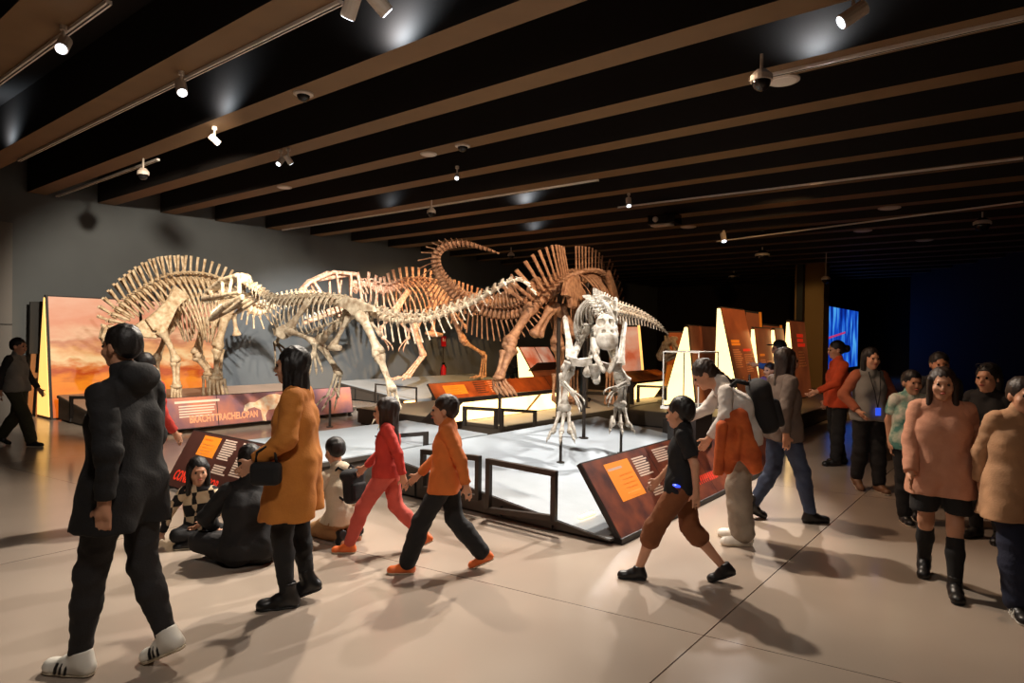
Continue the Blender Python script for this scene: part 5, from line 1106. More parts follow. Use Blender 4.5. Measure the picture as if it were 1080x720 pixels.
def checker_mat():
    m = bpy.data.materials.new('checked_knit'); m.use_nodes = True; nt = m.node_tree; b = nt.nodes['Principled BSDF']; N = nt.nodes.new
    tc = N('ShaderNodeTexCoord'); c = N('ShaderNodeTexChecker'); c.inputs['Scale'].default_value = 11; c.inputs['Color1'].default_value = rgb(222, 196, 160); c.inputs['Color2'].default_value = rgb(30, 26, 26)
    mp = N('ShaderNodeMapping'); mp.inputs['Rotation'].default_value = (.1, .15, .5); nt.links.new(tc.outputs['Object'], mp.inputs[0]); nt.links.new(mp.outputs[0], c.inputs['Vector']); nt.links.new(c.outputs['Color'], b.inputs['Base Color']); b.inputs['Roughness'].default_value = .9; return m
def tiedye_mat():
    m = bpy.data.materials.new('tie_dye_cotton'); m.use_nodes = True; nt = m.node_tree; b = nt.nodes['Principled BSDF']; N = nt.nodes.new
    tc = N('ShaderNodeTexCoord'); n = N('ShaderNodeTexNoise'); n.inputs['Scale'].default_value = 9; n.inputs['Detail'].default_value = 3; nt.links.new(tc.outputs['Object'], n.inputs['Vector'])
    r = N('ShaderNodeValToRGB'); E = r.color_ramp.elements; E[0].position = .4; E[0].color = rgb(222, 216, 200); E[1].position = .62; E[1].color = rgb(86, 140, 130); q = E.new(.5); q.color = rgb(170, 190, 170)
    nt.links.new(n.outputs['Fac'], r.inputs['Fac']); nt.links.new(r.outputs['Color'], b.inputs['Base Color']); b.inputs['Roughness'].default_value = .9; return m

def walk(st=.28, lead='L', sw=.16, w=.09):
    J = {'pel': (0, 0, .925)}
    for sd, x_ in (('L', -w), ('R', w)):
        if sd == lead: J['kne'+sd] = (x_, st*.62, .50); J['ank'+sd] = (x_, st, .085); J['toe'+sd] = (x_*1.1, st+.16, .085)
        else: J['kne'+sd] = (x_, -st*.18, .49); J['ank'+sd] = (x_, -st, .14); J['toe'+sd] = (x_*1.1, -st+.14, .075)
        k = -1 if sd == lead else 1
        J['el'+sd] = (x_*2.25, -.04+sw*.55*k, 1.12); J['wr'+sd] = (x_*2.3, .05+sw*1.3*k, .88)
    return J
def person(label, loc, face, H, J=None, hh=.225, skin=SK, hair=('short', HB_), top=None, legs=None, shoes=None, look=None, res=.011, bulk=1.0, z=0, group=None, extra=None, face_parts=True, skirt=None, socks=None, noarm=False):
    s = H/1.7; k = hh/.225
    D = {'pel': (0, 0, .95), 'chest': (0, .0, 1.22), 'neck': (0, -.005, 1.44), 'head': (0, .03, 1.7-.115*k/s-.0)}
    D.update(J or {}); pel, ch, nk = (V3(D[q]) for q in ('pel', 'chest', 'neck')); 
    if J and 'head' not in J and 'neck' in J: D['head'] = tuple(nk+(nk-ch).normalized()*.17)
    for sd, x_ in (('L', -1), ('R', 1)):
        D.setdefault('hip'+sd, tuple(pel+V3((x_*.092, 0, -.03)))); D.setdefault('kne'+sd, (x_*.1, .02, .5)); D.setdefault('ank'+sd, (x_*.1, -.03, .085)); a = D['ank'+sd]; D.setdefault('toe'+sd, (a[0]+x_*.03, a[1]+.16, a[2]))
        D.setdefault('sh'+sd, tuple(nk+V3((x_*.152, -.005, -.07)))); D.setdefault('el'+sd, (x_*.205, -.03, 1.12)); D.setdefault('wr'+sd, (x_*.215, .06, .88))
    R = Matrix.Rotation(-math.radians(face), 3, 'Z'); base = V3((loc[0], loc[1], z))
    P = {q: np.array(V3(v)*s) for q, v in D.items()}
    T = lambda me: me.transform(Matrix.Translation(base) @ R.to_4x4())
    A = lambda q: V3(P[q])
    def fin(S, name, h, m, parent=None):
        me = S.mesh(name, h*1.0); me.materials.append(m); T(me); return obj_from(name, me, parent, None if parent is not None else base)
    f = V3(look or (0, 1, -.05)).normalized(); r_ = f.cross(EZ).normalized(); u_ = r_.cross(f); hc = A('head'); HQ = lambda a, b_, c: hc+(r_*a+f*b_+u_*c)*k
    HR = np.array([[r_.x, f.x, u_.x], [r_.y, f.y, u_.y], [r_.z, f.z, u_.z]])
    # ---- body, one continuous surface
    S = Solid(); b_ = bulk
    pl, chs = A('pel'), A('chest'); 
    hx = (A('hipR')-A('hipL')).normalized(); sx = (A('shR')-A('shL')).normalized()
    for x_ in (-1, 1):
        S.cone(pl+hx*x_*.065*s, chs+sx*x_*.062*s, .098*s*b_, .088*s*b_, .05*s); S.cone(chs+sx*x_*.062*s, A('neck')+sx*x_*.07*s-V3((0, 0, .075*s)), .09*s*b_, .056*s, .05*s)
    S.cone(A('neck')-V3((0, 0, .05*s)), hc-u_*.05*k, .056*s, .05*k, .03)
    for sd in 'LR':
        S.cone(A('neck')-V3((0, 0, .045*s)), A('sh'+sd), .055*s, .055*s, .04*s); S.cone(A('sh'+sd), A('el'+sd), .05*s, .038*s, .03*s); S.cone(A('el'+sd), A('wr'+sd), .039*s, .026*s, .02*s)
        S.cone(A('hip'+sd), A('kne'+sd), .085*s*b_, .055*s, .04*s); S.cone(A('kne'+sd), A('kne'+sd).lerp(A('ank'+sd), .35), .053*s, .054*s, .03*s); S.cone(A('kne'+sd).lerp(A('ank'+sd), .35), A('ank'+sd), .054*s, .036*s, .03*s); S.cone(A('ank'+sd)-V3((0, 0, .03*s)), A('ank'+sd).lerp(A('toe'+sd), .72)-V3((0, 0, .045*s)), .034*s, .022*s, .03*s)
        # hand
        w_ = A('wr'+sd); d = V3(D['hd'+sd]).normalized() if 'hd'+sd in D else (w_-A('el'+sd)).normalized(); x_ = -1 if sd == 'L' else 1
        n = V3(D['pn'+sd]).normalized() if 'pn'+sd in D else V3((-x_, .25, 0)); n = (n-d*n.dot(d)).normalized(); t_ = d.cross(n)
        if t_.dot(V3((0, 1, 0))) < 0 and 'pn'+sd not in D: t_ = -t_
        hk = max(s, .72); pc = w_+d*.055*hk; S.cone(w_, pc+t_*.018*hk, .024*hk, .021*hk, .012); S.cone(w_, pc-t_*.018*hk, .024*hk, .019*hk, .012)
        for i, (o, ln) in enumerate(((.030, .072), (.010, .080), (-.010, .075), (-.029, .058))):
            p0 = w_+d*.082*hk+t_*o*hk; p1 = p0+(d+n*.15).normalized()*ln*.5*hk; p2 = p1+(d*.75+n*.6).normalized()*ln*.55*hk
            S.cone(p0-d*.02*hk, p1, .0092*hk, .0085*hk, .004); S.cone(p1, p2, .0085*hk, .0072*hk, .004)
        q0 = w_+d*.03*hk+t_*.024*hk; q1 = q0+(d*.55+t_*.75+n*.2).normalized()*.038*hk; S.cone(q0, q1, .0125*hk, .0105*hk, .008); S.cone(q1, q1+(d*.85+t_*.3+n*.3).normalized()*.032*hk, .0105*hk, .0085*hk, .005)
    S.ell(HQ(0, -.012, .025), np.array((.074, .092, .086))*k, HR, .02); S.ell(HQ(0, .028, -.045), np.array((.055, .062, .066))*k, HR, .03); S.ell(HQ(0, .062, -.092), np.array((.022, .022, .018))*k, HR, .02)
    for x_ in (-1, 1):
        S.ell(HQ(x_*.031, .094, .004), np.array((.017, .014, .012))*k, HR, .012, 1); S.ell(HQ(x_*.076, -.005, -.012), np.array((.010, .021, .031))*k, HR, .008); S.ell(HQ(x_*.04, .06, -.03), np.array((.022, .024, .022))*k, HR, .02)
    S.cone(HQ(0, .080, .01), HQ(0, .100, -.028), .010*k, .0145*k, .012); S.cone(HQ(-.028, .082, .022), HQ(.028, .082, .022), .010*k, .010*k, .012); S.cone(HQ(-.016, .082, -.057), HQ(.016, .082, -.057), .0085*k, .0085*k, .006)
    body = fin(S, 'person', res, skin); tag(body, label, 'person', group)
    if face_parts:
        for x_ in (-1, 1):
            b = MB(); b.ball(base+R @ HQ(x_*.031, .083, .003), .0095*k, 8, 6); b.build('eye', M_EYE, body, smooth=True)
        b = MB(); b.ball(base+R @ HQ(0, .088, -.057), (.02*k, .02*k, .0065*k), 8, 6); b.build('lips', M_LIP, body, smooth=True)
    # ---- hair
    st, hm = hair
    if st:
        S = Solid(); S.ell(HQ(0, -.022, .036), np.array((.084, .098, .09))*k, HR, .02)
        if st == 'short': S.ell(HQ(0, -.05, -.01), np.array((.074, .06, .06))*k, HR, .02)
        if st in ('long', 'verylong'):
            L = .36 if st == 'verylong' else .25; dn = -EZ*L*k; bk_ = chs*0
            for x_ in (-1, 0, 1): S.cone(HQ(x_*.05, -.04 if x_ else -.065, .0), HQ(x_*.062, -.055 if x_ else -.085, -.04)+dn*1.0, .042*k, .034*k, .03)
            for x_ in (-1, 1): S.cone(HQ(x_*.074, .02, .03), HQ(x_*.082, .015, -.06)+dn*.55, .022*k, .020*k, .02)
        if st == 'bob':
            for x_ in (-1, 0, 1): S.cone(HQ(x_*.055, -.03, .0), HQ(x_*.062, -.045, -.09), .042*k, .036*k, .03)
        if st == 'bun': S.ell(HQ(0, -.05, -.01), np.array((.074, .06, .06))*k, HR, .02); S.ell(HQ(0, -.135, .0), np.array((.05, .05, .052))*k, HR, .02)
        if st == 'braid':
            S.ell(HQ(0, -.05, -.01), np.array((.076, .062, .06))*k, HR, .02); p = HQ(0, -.095, -.02); q = A('neck')-V3((0, .08, .02))
            for i in range(7): a = p.lerp(q, i/6); S.ell(a, (.026-.001*i, .026, .026), None, .012)
        if st == 'bangs':
            for x_ in (-1, 1): S.cone(HQ(x_*.07, -.02, .02), HQ(x_*.085, .0, -.2), .032*k, .028*k, .03)
            S.cone(HQ(0, -.06, .0), HQ(0, -.08, -.2), .05*k, .05*k, .03)
        S.ell(HQ(0, .085, -.035 if st != 'bangs' else -.045), np.array((.058, .07, .078 if st != 'bangs' else .074))*k, HR, .015, 1)
        S.wr = (.0035*k, 95/k, 18); fin(S, 'hair', res*.9, hm, body)
    # ---- legs
    def legmesh(name, m, ext=.014, upto='ank', shorts=False, cutw=True, wide=0.0):
        S = Solid()
        for x_ in (-1, 1): S.cone(pl+hx*x_*.075*s+V3((0, 0, .07*s)), pl+hx*x_*.08*s-V3((0, 0, .02*s)), (.092*b_+ext)*s, (.100*b_+ext)*s, .05*s)
        for sd in 'LR':
            kn, an = A('kne'+sd), A('ank'+sd); S.cone(A('hip'+sd), kn, (.09*b_+ext)*s, (.06+ext+wide*.6)*s, .04*s)
            if shorts: S.cone(kn, kn.lerp(an, shorts), (.066+ext)*s, (.07+ext)*s, .03*s)
            else: e = an+(kn-an).normalized()*.035*s; S.cone(kn, kn.lerp(an, .35), (.060+ext+wide*.7)*s, (.057+ext+wide*.9)*s, .03*s); S.cone(kn.lerp(an, .35), e, (.057+ext+wide*.9)*s, (.042+ext+wide*1.3)*s, .03*s)
        S.wr = (.0038*s, 26/s, 28/s); return fin(S, name, res*1.05, m, body)
    if legs: legmesh(*legs[:2], **(legs[2] if len(legs) > 2 else {}))
    if skirt:
        S = Solid(); hz, w_, m = skirt; kc = (A('kneL')+A('kneR'))/2; c = pl.lerp(kc, (pl.z-hz*s)/max(pl.z-kc.z, .05))
        for x_ in (-1, 1):
            for y_ in (-.6, .6): S.cone(pl+hx*x_*.07*s+V3((0, y_*.03*s, .06*s)), c+hx*x_*w_*s+V3((0, y_*.12*s, -.03*s)), .11*s, .09*s, .06*s)
        S.cut((0, 0, hz*s), (0, 0, -1)); fin(S, 'skirt', res*1.1, m, body)
    # ---- shoes
    if shoes:
        sm, so = shoes[:2]; tallb = shoes[2] if len(shoes) > 2 else 0
        for sd in 'LR':
            an, to = A('ank'+sd), A('toe'+sd); d = (to-an).normalized(); lt_ = d.cross(EZ).normalized(); up = lt_.cross(d)
            FQ = lambda a, c, l=0: an+d*a*s+up*c*s+lt_*l*s
            def sh(inf=0):
                S = Solid(); S.cone(FQ(-.045, -.045), FQ(.05, -.045), (.042+inf)*s, (.045+inf)*s, .02); S.cone(FQ(.05, -.045), FQ(.150, -.055), (.045+inf)*s, (.036+inf)*s, .02); S.ell(FQ(.135, -.055), np.array((.048+inf, .048+inf, .036))*s, None, .02); S.cone(FQ(-.02, -.01), FQ(.045, -.03), (.048+inf)*s, (.044+inf)*s, .02); return S
            S = sh(); S.cone(FQ(-.012, -.01), FQ(-.01, .03+tallb), .048*s, .05*s, .02); S.cut(FQ(0, -.070), -up); S.cut(FQ(0, .045+tallb), up); o = fin(S, 'shoe', res*.8, sm, body)
            S = sh(.005); S.cut(FQ(0, -.068), up); S.cut(FQ(0, -.085), -up); fin(S, 'sole', res*.8, so, o)
            if len(shoes) > 3:
                for i in range(3):
                    for sg in (-1, 1):
                        p, q = FQ(.035+.028*i, -.064, sg*.046), FQ(.02+.028*i, -.015, sg*.040); b = MB(); b.tube([base+R @ p, base+R @ (p.lerp(q, .5)+lt_*sg*.006*s), base+R @ q], .0075*s, 6); b.build('stripe', shoes[3], o)
            if socks:
                S = Solid(); kn = A('kne'+sd); S.cone(kn.lerp(an, .18), kn.lerp(an, .45), .060*s, .062*s, .02); S.cone(kn.lerp(an, .45), an, .062*s, .045*s, .02); S.cut(kn.lerp(an, .17), kn-an); fin(S, 'sock', res, socks, body)
    # ---- top
    if top:
        name, m, hem = top[:3]; o = top[3] if len(top) > 3 else {}; ext = o.get('ext', .022)*.72; sl = o.get('sleeve', 1.0); fl = o.get('flare', .02)
        S = Solid(); q0 = A('neck')-V3((0, 0, .06*s))
        for x_ in (-1, 1):
            S.cone(pl+hx*x_*.065*s, chs+sx*x_*.064*s, (.100*b_+ext)*s, (.091*b_+ext)*s, .05*s); S.cone(chs+sx*x_*.064*s, q0+sx*x_*.072*s-V3((0, 0, .015*s)), (.093*b_+ext)*s, (.055+ext*.7)*s, .05*s)
        for sd in 'LR': S.cone(A('neck')-V3((0, 0, .05*s)), A('sh'+sd), (.05+ext*.35)*s, (.05+ext*.5)*s, .04*s)
        S.cone(A('neck')-V3((0, 0, .06*s)), A('neck')+(hc-A('neck'))*.18, (.07+ext*.3)*s, (.056+ext*.5)*s, .02)
        if hem < D['pel'][2]-.06:
            kc = (A('kneL')+A('kneR'))/2; t_ = (pl.z-hem*s)/max(pl.z-kc.z, .05); c = pl.lerp(kc, t_)
            for x_ in (-1, 1):
                for y_ in (-.5, .5): S.cone(pl+hx*x_*.075*s+V3((0, y_*.03*s, 0)), c+hx*x_*(.07+fl)*s+V3((0, y_*(.06+fl)*s, -.04*s)), (.098*b_+ext)*s, (.08+ext)*s, .06*s)
            if o.get('hood'): S.ell(A('neck')-V3((0, .075*s, -.01*s)), np.array((.105, .075, .075))*s, None, .03)
            S.cut((0, 0, hem*s), (0, 0, -1))
        elif o.get('hood'): S.ell(A('neck')-V3((0, .075*s, -.01*s)), np.array((.105, .075, .075))*s, None, .03)
        S.wr = (.0045*s, 24/s, 16/s); ob = fin(S, name, res*1.05, m, body)
        for sd in 'LR':
            S = Solid(); a, e, w_ = A('sh'+sd), A('el'+sd), A('wr'+sd); sm = o.get('sleeve_mat', m)
            if sl >= 1: S.cone(a, e, (.052+ext*.65)*s, (.040+ext*.65)*s, .03*s); S.cone(e, e.lerp(w_, .95), (.040+ext*.65)*s, (.028+ext*.6)*s, .03*s); S.cut(e.lerp(w_, .93), w_-e) if (w_-e).length > .05 else None
            else: q = a.lerp(e, sl); S.cone(a, a.lerp(e, sl+.15), (.053+ext*.6)*s, (.048+ext*.7)*s, .03*s); S.cut(q, e-a)
            S.wr = (.0042*s, 26/s, 30/s); fin(S, 'sleeve', res*1.0, sm, ob)
    if extra: extra(body, lambda p: base+R @ (V3(p)*s), lambda v: R @ V3(v), s, HQ, base, R)
    return body
gp = lambda px, py: atz(px, py, 0)

# ---- front left: young man in a long black coat
person('person walking left in a long black coat, black trousers and white striped trainers', gp(130, 706), -78, 1.66, walk(.17, 'L', .1), hair=('short', HB_), top=('coat', C_BLK, .72, {'ext': .035, 'flare': .05, 'hood': 1}), legs=('trousers', C_BLK2, {'ext': .008}), shoes=(L_WHITE, L_GUM, 0, L_BLK), res=.0095, hh=.198)
# ---- red jacket just behind him
def bagpack(label, M, s=1, m=None, m2=None, loc=None):
    """school rucksack; M maps local points (x right, y away from the back, z up) to the world"""
    t = empty('backpack', M((0, .1, 0)), label, 'backpack'); m = m or C_BLK; S = Solid(); S.rbox((0, .1, .22), (.145, .085, .215), None, .07, .02); S.cone((-.13, .1, .36), (.13, .1, .36), .06, .06, .05); me = S.mesh('bag_body', .012); me.materials.append(m)
    for v in me.vertices: v.co = M(v.co*s)
    me.update(); obj_from('bag_body', me, t)
    S = Solid(); S.rbox((0, .19, .15), (.11, .035, .11), None, .03, .02); me = S.mesh('front_pocket', .012); me.materials.append(m2 or m)
    for v in me.vertices: v.co = M(v.co*s)
    me.update(); obj_from('front_pocket', me, t)
    for x_ in (-1, 1):
        b = MB(); b.tube([M(V3(p)*s) for p in ((x_*.09, .03, .42), (x_*.10, -.06, .46), (x_*.11, -.17, .40), (x_*.12, -.21, .28), (x_*.125, -.16, .14), (x_*.12, .03, .06))], .017*s, 8, flat=.5); b.build('strap', m2 or m, t, smooth=True)
    b = MB(); b.tube([M(V3(p)*s) for p in ((-.03, .05, .44), (0, .06, .48), (.03, .05, .44))], .008, 6); b.build('carry_loop', m, t)
    return t
def on_back(loc, face, s, zc, back=.12, z=0, tilt=0):
    R = Matrix.Rotation(-math.radians(face), 3, 'Z'); B_ = V3((loc[0], loc[1], z)); Tm = Matrix.Rotation(tilt, 3, 'X')
    return lambda p: B_+R @ (V3((0, -back*s, zc*s))+Tm @ V3((V3(p).x, -V3(p).y, V3(p).z)))
l1 = gp(150, 553); person('person in a red jacket standing behind the one in the long black coat', l1, 5, 1.45, {'wrR': (.27, .1, .9)}, hair=('short', HB_), top=('jacket', C_RED, .82, {'ext': .04}), legs=('trousers', C_BLK, {'ext': .012}), shoes=(L_BLK, L_GUM), res=.013, face_parts=False)
# ---- far left
person('person in a dark waistcoat and grey top walking right at the left picture edge', gp(17, 470), 88, 1.52, walk(.3, 'R', .12), hair=('short', HB_), top=('jacket', C_GRY, .86, {'ext': .03, 'sleeve_mat': C_BLK2}), legs=('trousers', C_OLV, {'wide': .02}), shoes=(L_BLK, L_GUM), res=.014)
# ---- seated girl in checked jumper
person('girl with long dark hair in a black and cream checked jumper sitting on the floor', gp(212, 566), 170, 1.16, {'pel': (0, 0, .13), 'chest': (.0, .04, .42), 'neck': (.01, .07, .62), 'head': (.01, .10, .80), 'kneL': (-.32, .30, .14), 'ankL': (-.02, .42, .085), 'toeL': (.14, .45, .085), 'kneR': (.14, .40, .14), 'ankR': (-.18, .34, .085), 'toeR': (-.33, .30, .085), 'elR': (.32, .06, .34), 'wrR': (.38, .14, .085), 'hdR': (.2, .9, -.25), 'pnR': (0, 0, -1), 'elL': (-.26, .14, .34), 'wrL': (-.10, .30, .25)}, hh=.2, hair=('long', HB_), top=('jumper', checker_mat(), .10, {'ext': .03}), legs=('trousers', C_BLK), shoes=(L_BLK, L_GUM), look=(-.45, 1, -.12), res=.010)
# ---- seated person in black, back to us
person('person in black sitting cross-legged, back to us, beside the girl in checks', gp(263, 593), -25, 1.52, {'pel': (0, -.02, .13), 'chest': (0, .03, .42), 'neck': (0, .10, .63), 'head': (0, .15, .79), 'kneL': (-.36, .22, .15), 'ankL': (.06, .32, .085), 'toeL': (.2, .36, .085), 'kneR': (.36, .22, .15), 'ankR': (-.08, .38, .085), 'toeR': (-.22, .42, .085), 'elL': (-.32, .14, .36), 'wrL': (-.25, .32, .22), 'elR': (.32, .14, .36), 'wrR': (.25, .32, .22)}, hh=.215, hair=('bob', HB_), top=('jacket', C_BLK, .06, {'ext': .05}), legs=('trousers', C_BLK2, {'ext': .02}), shoes=(L_BLK, L_BLK), look=(-.3, 1, -.25), res=.011, face_parts=False)
# ---- woman in the orange coat
def bag_small(body, Q, Rv, s, HQ, base, R):
    pass
person('woman with long black hair in a knee-length orange coat and black leggings', gp(310, 636), -95, 1.55, {'ankL': (-.07, .03, .085), 'kneL': (-.08, .06, .49), 'ankR': (.07, -.07, .12), 'toeR': (.08, .08, .07), 'kneR': (.08, -.01, .49), 'elL': (-.25, .0, 1.13), 'wrL': (-.22, .20, .98), 'elR': (.25, .0, 1.13), 'wrR': (.2, .20, .98)}, hair=('verylong', HB_), top=('coat', C_ORG, .60, {'ext': .05, 'flare': .075}), legs=('leggings', C_BLK, {'ext': .006}), shoes=(L_BLK, L_BLK, .04), res=.0095, hh=.215)
hb = gp(296, 632); t = empty('handbag', V3((hb.x, hb.y-.3, .77)), 'small black handbag held against the orange coat', 'handbag')
S = Solid(); c = V3((hb.x+.02, hb.y-.315, .84)); S.rbox(c, (.085, .045, .065), None, .03, .02); me = S.mesh('bag_body', .01); me.materials.append(C_BLK); obj_from('bag_body', me, t)
b = MB(); b.tube([c+V3((-.06, 0, .05)), c+V3((-.05, 0, .12)), c+V3((0, 0, .15)), c+V3((.05, 0, .12)), c+V3((.06, 0, .05))], .008, 8); b.build('handle', C_BLK, t, smooth=True)
# ---- kneeling child in cream
person('child in a cream hooded top and tan trousers kneeling on the floor', gp(362, 569), -50, 1.24, {'pel': (0, -.02, .27), 'chest': (0, .06, .56), 'neck': (0, .12, .76), 'head': (0, .18, .95), 'kneL': (-.12, .34, .075), 'ankL': (-.11, -.12, .09), 'toeL': (-.11, -.16, -.04), 'kneR': (.12, .34, .075), 'ankR': (.11, -.12, .09), 'toeR': (.11, -.16, -.04), 'elL': (-.27, .12, .5), 'wrL': (-.2, .32, .42), 'elR': (.27, .12, .5), 'wrR': (.2, .32, .42)}, hh=.2, hair=('short', HB_), top=('hooded_top', C_CRM, .19, {'ext': .035, 'hood': 1}), legs=('trousers', C_TAN, {'ext': .02}), shoes=(L_BLK, L_GUM), look=(0, 1, -.3), res=.010, face_parts=False)
l_ = gp(362, 569); bagpack('small dark rucksack on the back of the kneeling child in cream', on_back(l_, -50, 1.24/1.7, .42, .125, tilt=-.15), .62)
# ---- children walking in the middle
person('child in red walking left with coral trousers and orange shoes', gp(408, 581), -88, 1.16, walk(.40, 'L', .2), hh=.2, hair=('long', HBR), top=('jumper', C_RED, .84, {'ext': .035}), legs=('trousers', C_PNKR, {'ext': .02}), shoes=(L_ORG, L_GUM), res=.010)
person('child in an orange top and black trousers passing the guard rails', gp(470, 602), -88, 1.22, walk(.36, 'L', .2), hh=.2, hair=('short', HBR), top=('jumper', C_ORGT, .78, {'ext': .045, 'flare': .03}), legs=('trousers', C_BLK, {'ext': .016, 'wide': .02}), shoes=(L_ORG, L_GUM), res=.010)
# ---- boy in black
person('boy in a black T-shirt and brown shorts striding past the rust sign board', gp(718, 613), -72, 1.24, walk(.38, 'L', .14), hh=.205, hair=('short', HB_), top=('t_shirt', C_BLK, .84, {'ext': .04, 'sleeve': .75}), legs=('shorts', C_BRN, {'ext': .028, 'shorts': .25}), shoes=(L_BLK, L_BLK), res=.009, look=(.35, 1, -.1),
       extra=lambda body, Q, Rv, s, HQ, base, R: MB().tube([Q(p) for p in ((-.262, .035, .93), (-.238, .06, .935), (-.214, .035, .93), (-.238, .01, .925), (-.262, .035, .93))], .008, 6).build('wristband', mat('band_blue', rgb(60, 90, 230), .4, emit=rgb(60, 90, 255), estr=1), body))
# ---- bending woman with rucksack
lw = gp(778, 571); FW = -78
person('woman with a dark braid bending over the glass case, white jumper and wide stone trousers', lw, FW, 1.60, {'pel': (0, -.04, .92), 'chest': (0, .02, 1.17), 'neck': (0, .14, 1.36), 'head': (0, .30, 1.43), 'kneL': (-.09, .02, .5), 'kneR': (.1, -.02, .5), 'elL': (-.22, .14, 1.10), 'wrL': (-.16, .26, .90), 'elR': (.22, .24, 1.12), 'wrR': (.14, .42, 1.02)}, hair=('braid', HBR), top=('jumper', C_WHITE, .86, {'ext': .028}), legs=('trousers', C_STONE, {'wide': .035, 'ext': .012}), shoes=(L_WHITE, L_GUM), look=(0, 1, -.75), res=.009)
bagpack('black rucksack on the back of the bending woman', on_back(lw, FW, 1.6/1.7, .92, .135, tilt=-.24), 1.0)
def draped_jacket():
    R = Matrix.Rotation(-math.radians(FW), 3, 'Z'); s = 1.6/1.7; Q = lambda p: V3((lw.x, lw.y, 0))+R @ (V3(p)*s)
    t = empty('jacket', Q((-.3, .05, .62)), 'rust orange jacket hanging over the arm of the bending woman', 'jacket'); S = Solid()
    S.cone((-.22, .12, 1.10), (-.26, .10, .80), .05, .07, .05); S.cone((-.22, .02, 1.12), (-.27, -.05, .80), .05, .08, .05); S.cone((-.27, -.05, .80), (-.28, -.09, .70), .08, .06, .05); S.cone((-.26, .10, .80), (-.26, .12, .66), .065, .04, .04)
    S.wr = (.006, 26, 14)
    S.cone((-.30, .04, 1.0), (-.33, .06, .76), .02, .015, .03)
    me = S.mesh('jacket_cloth', .011); me.materials.append(fab('cloth_rust', rgb(206, 100, 40), rgb(160, 66, 24), ns=9))
    for v in me.vertices: v.co = Q(v.co)
    me.update(); obj_from('jacket_cloth', me, t)
    S = Solid(); S.cone((-.27, .17, 1.02), (-.29, .20, .60), .05, .042, .02); S.cut((0, 0, .62), (0, 0, -1)); me = S.mesh('sleeve', .011); me.materials.append(MATS['cloth_rust'])
    for v in me.vertices: v.co = Q(v.co)
    me.update(); obj_from('sleeve', me, t)
draped_jacket()
# ---- right side
person('person in a taupe jumper and jeans walking right behind the bending woman', gp(824, 549), 84, 1.56, walk(.25, 'R', .1), hair=('long', HBR), top=('jumper', C_TAUPE, .80, {'ext': .045}), legs=('jeans', C_JEAN), shoes=(L_BLK, L_BLK, .05), res=.011)
pb = aty(823, 400, 9.9); person('man in a dark cap and blue-lit jacket by the brown text panels', (pb.x, pb.y), -80, 1.62, {'elL': (-.3, .16, 1.28), 'wrL': (-.25, .40, 1.32)}, hair=('short', HB_), top=('jacket', C_BLUE, .82, {'ext': .04}), legs=('trousers', C_BLK), shoes=(L_BLK, L_GUM), res=.014, skin=SK2,
       extra=lambda body, Q, Rv, s, HQ, base, R: (lambda b: b.build('cap', C_BLK, body, smooth=True))(MB().ball(base+R @ HQ(0, -.015, .07), (.094, .10, .066), 14, 8).ball(base+R @ HQ(0, .11, .06), (.07, .07, .012), 12, 6)))
pb = aty(812, 410, 9.4); person('small child in purple standing in front of the man in the dark cap', (pb.x, pb.y), -120, 1.30, {}, hh=.2, hair=('short', HBR), top=('jacket', C_PURP, .8, {'ext': .04}), legs=('trousers', C_BLK), shoes=(L_BLK, L_GUM), res=.014)
person('woman with a dark bun in an orange jacket and black trousers pointing left', gp(882, 490), -85, 1.63, {'elL': (-.26, .12, 1.14), 'wrL': (-.24, .36, 1.02), 'kneR': (.09, .0, .5), 'ankL': (-.09, .05, .085), 'ankR': (.09, -.1, .085)}, hair=('bun', HB_), top=('jacket', C_ORGJ, .80, {'ext': .035, 'flare': .03}), legs=('trousers', C_BLK, {'wide': .012}), shoes=(L_BLK, L_BLK), look=(0, 1, -.12), res=.012)
def badge(col):
    def f_(body, Q, Rv, s, HQ, base, R):
        b = MB(); b.tube([Q((-.07, .10, 1.42)), Q((-.035, .165, 1.2)), Q((0, .175, 1.0))], .005, 5); b.tube([Q((.07, .10, 1.42)), Q((.035, .165, 1.2)), Q((0, .175, 1.0))], .005, 5); b.build('lanyard', C_BLK, body)
        b = MB(); b.box(Q((0, .185, .96)), Rv((.03*s, 0, 0)), Rv((0, .004, 0)), EZ*.045*s); b.build('badge', mat('badge_blue', rgb(60, 100, 220), .4, emit=rgb(50, 90, 255), estr=.8), body)
    return f_
person('woman with a black fringe in a grey jacket with orange-lit sleeves walking towards us', gp(915, 517), 178, 1.56, dict(walk(.08, 'L', .02), elL=(-.30, -.03, 1.14), wrL=(-.2, .12, .96), elR=(.30, -.03, 1.14), wrR=(.2, .12, .96)), hair=('bangs', HB_), top=('jacket', C_GRY, .84, {'ext': .04, 'sleeve_mat': fab('cloth_grey_lit_orange', rgb(168, 92, 62))}), legs=('trousers', C_BLK, {'wide': .012}), shoes=(L_BRN, L_GUM), res=.012, extra=badge(0))  # sleeves are grey as well, the orange light is put into their colour
def print_on(body, Q, Rv, s, HQ, base, R):
    b = MB()
    for i in range(7):
        a = i*.9; b.ball(Q((.05*math.cos(a), .152, 1.16+.07*math.sin(a*1.3))), (.022*s, .012, .03*s), 7, 5)
    b.build('shirt_print', C_BLK, body)
person('boy in a white and green tie-dye T-shirt and dark trousers', gp(958, 549), 185, 1.37, dict(walk(.1, 'R', .05)), hh=.21, hair=('short', HB_), top=('t_shirt', tiedye_mat(), .82, {'ext': .045, 'sleeve': .7}), legs=('trousers', C_BLK, {'wide': .015}), shoes=(L_BLK, L_GUM), res=.011, extra=print_on)
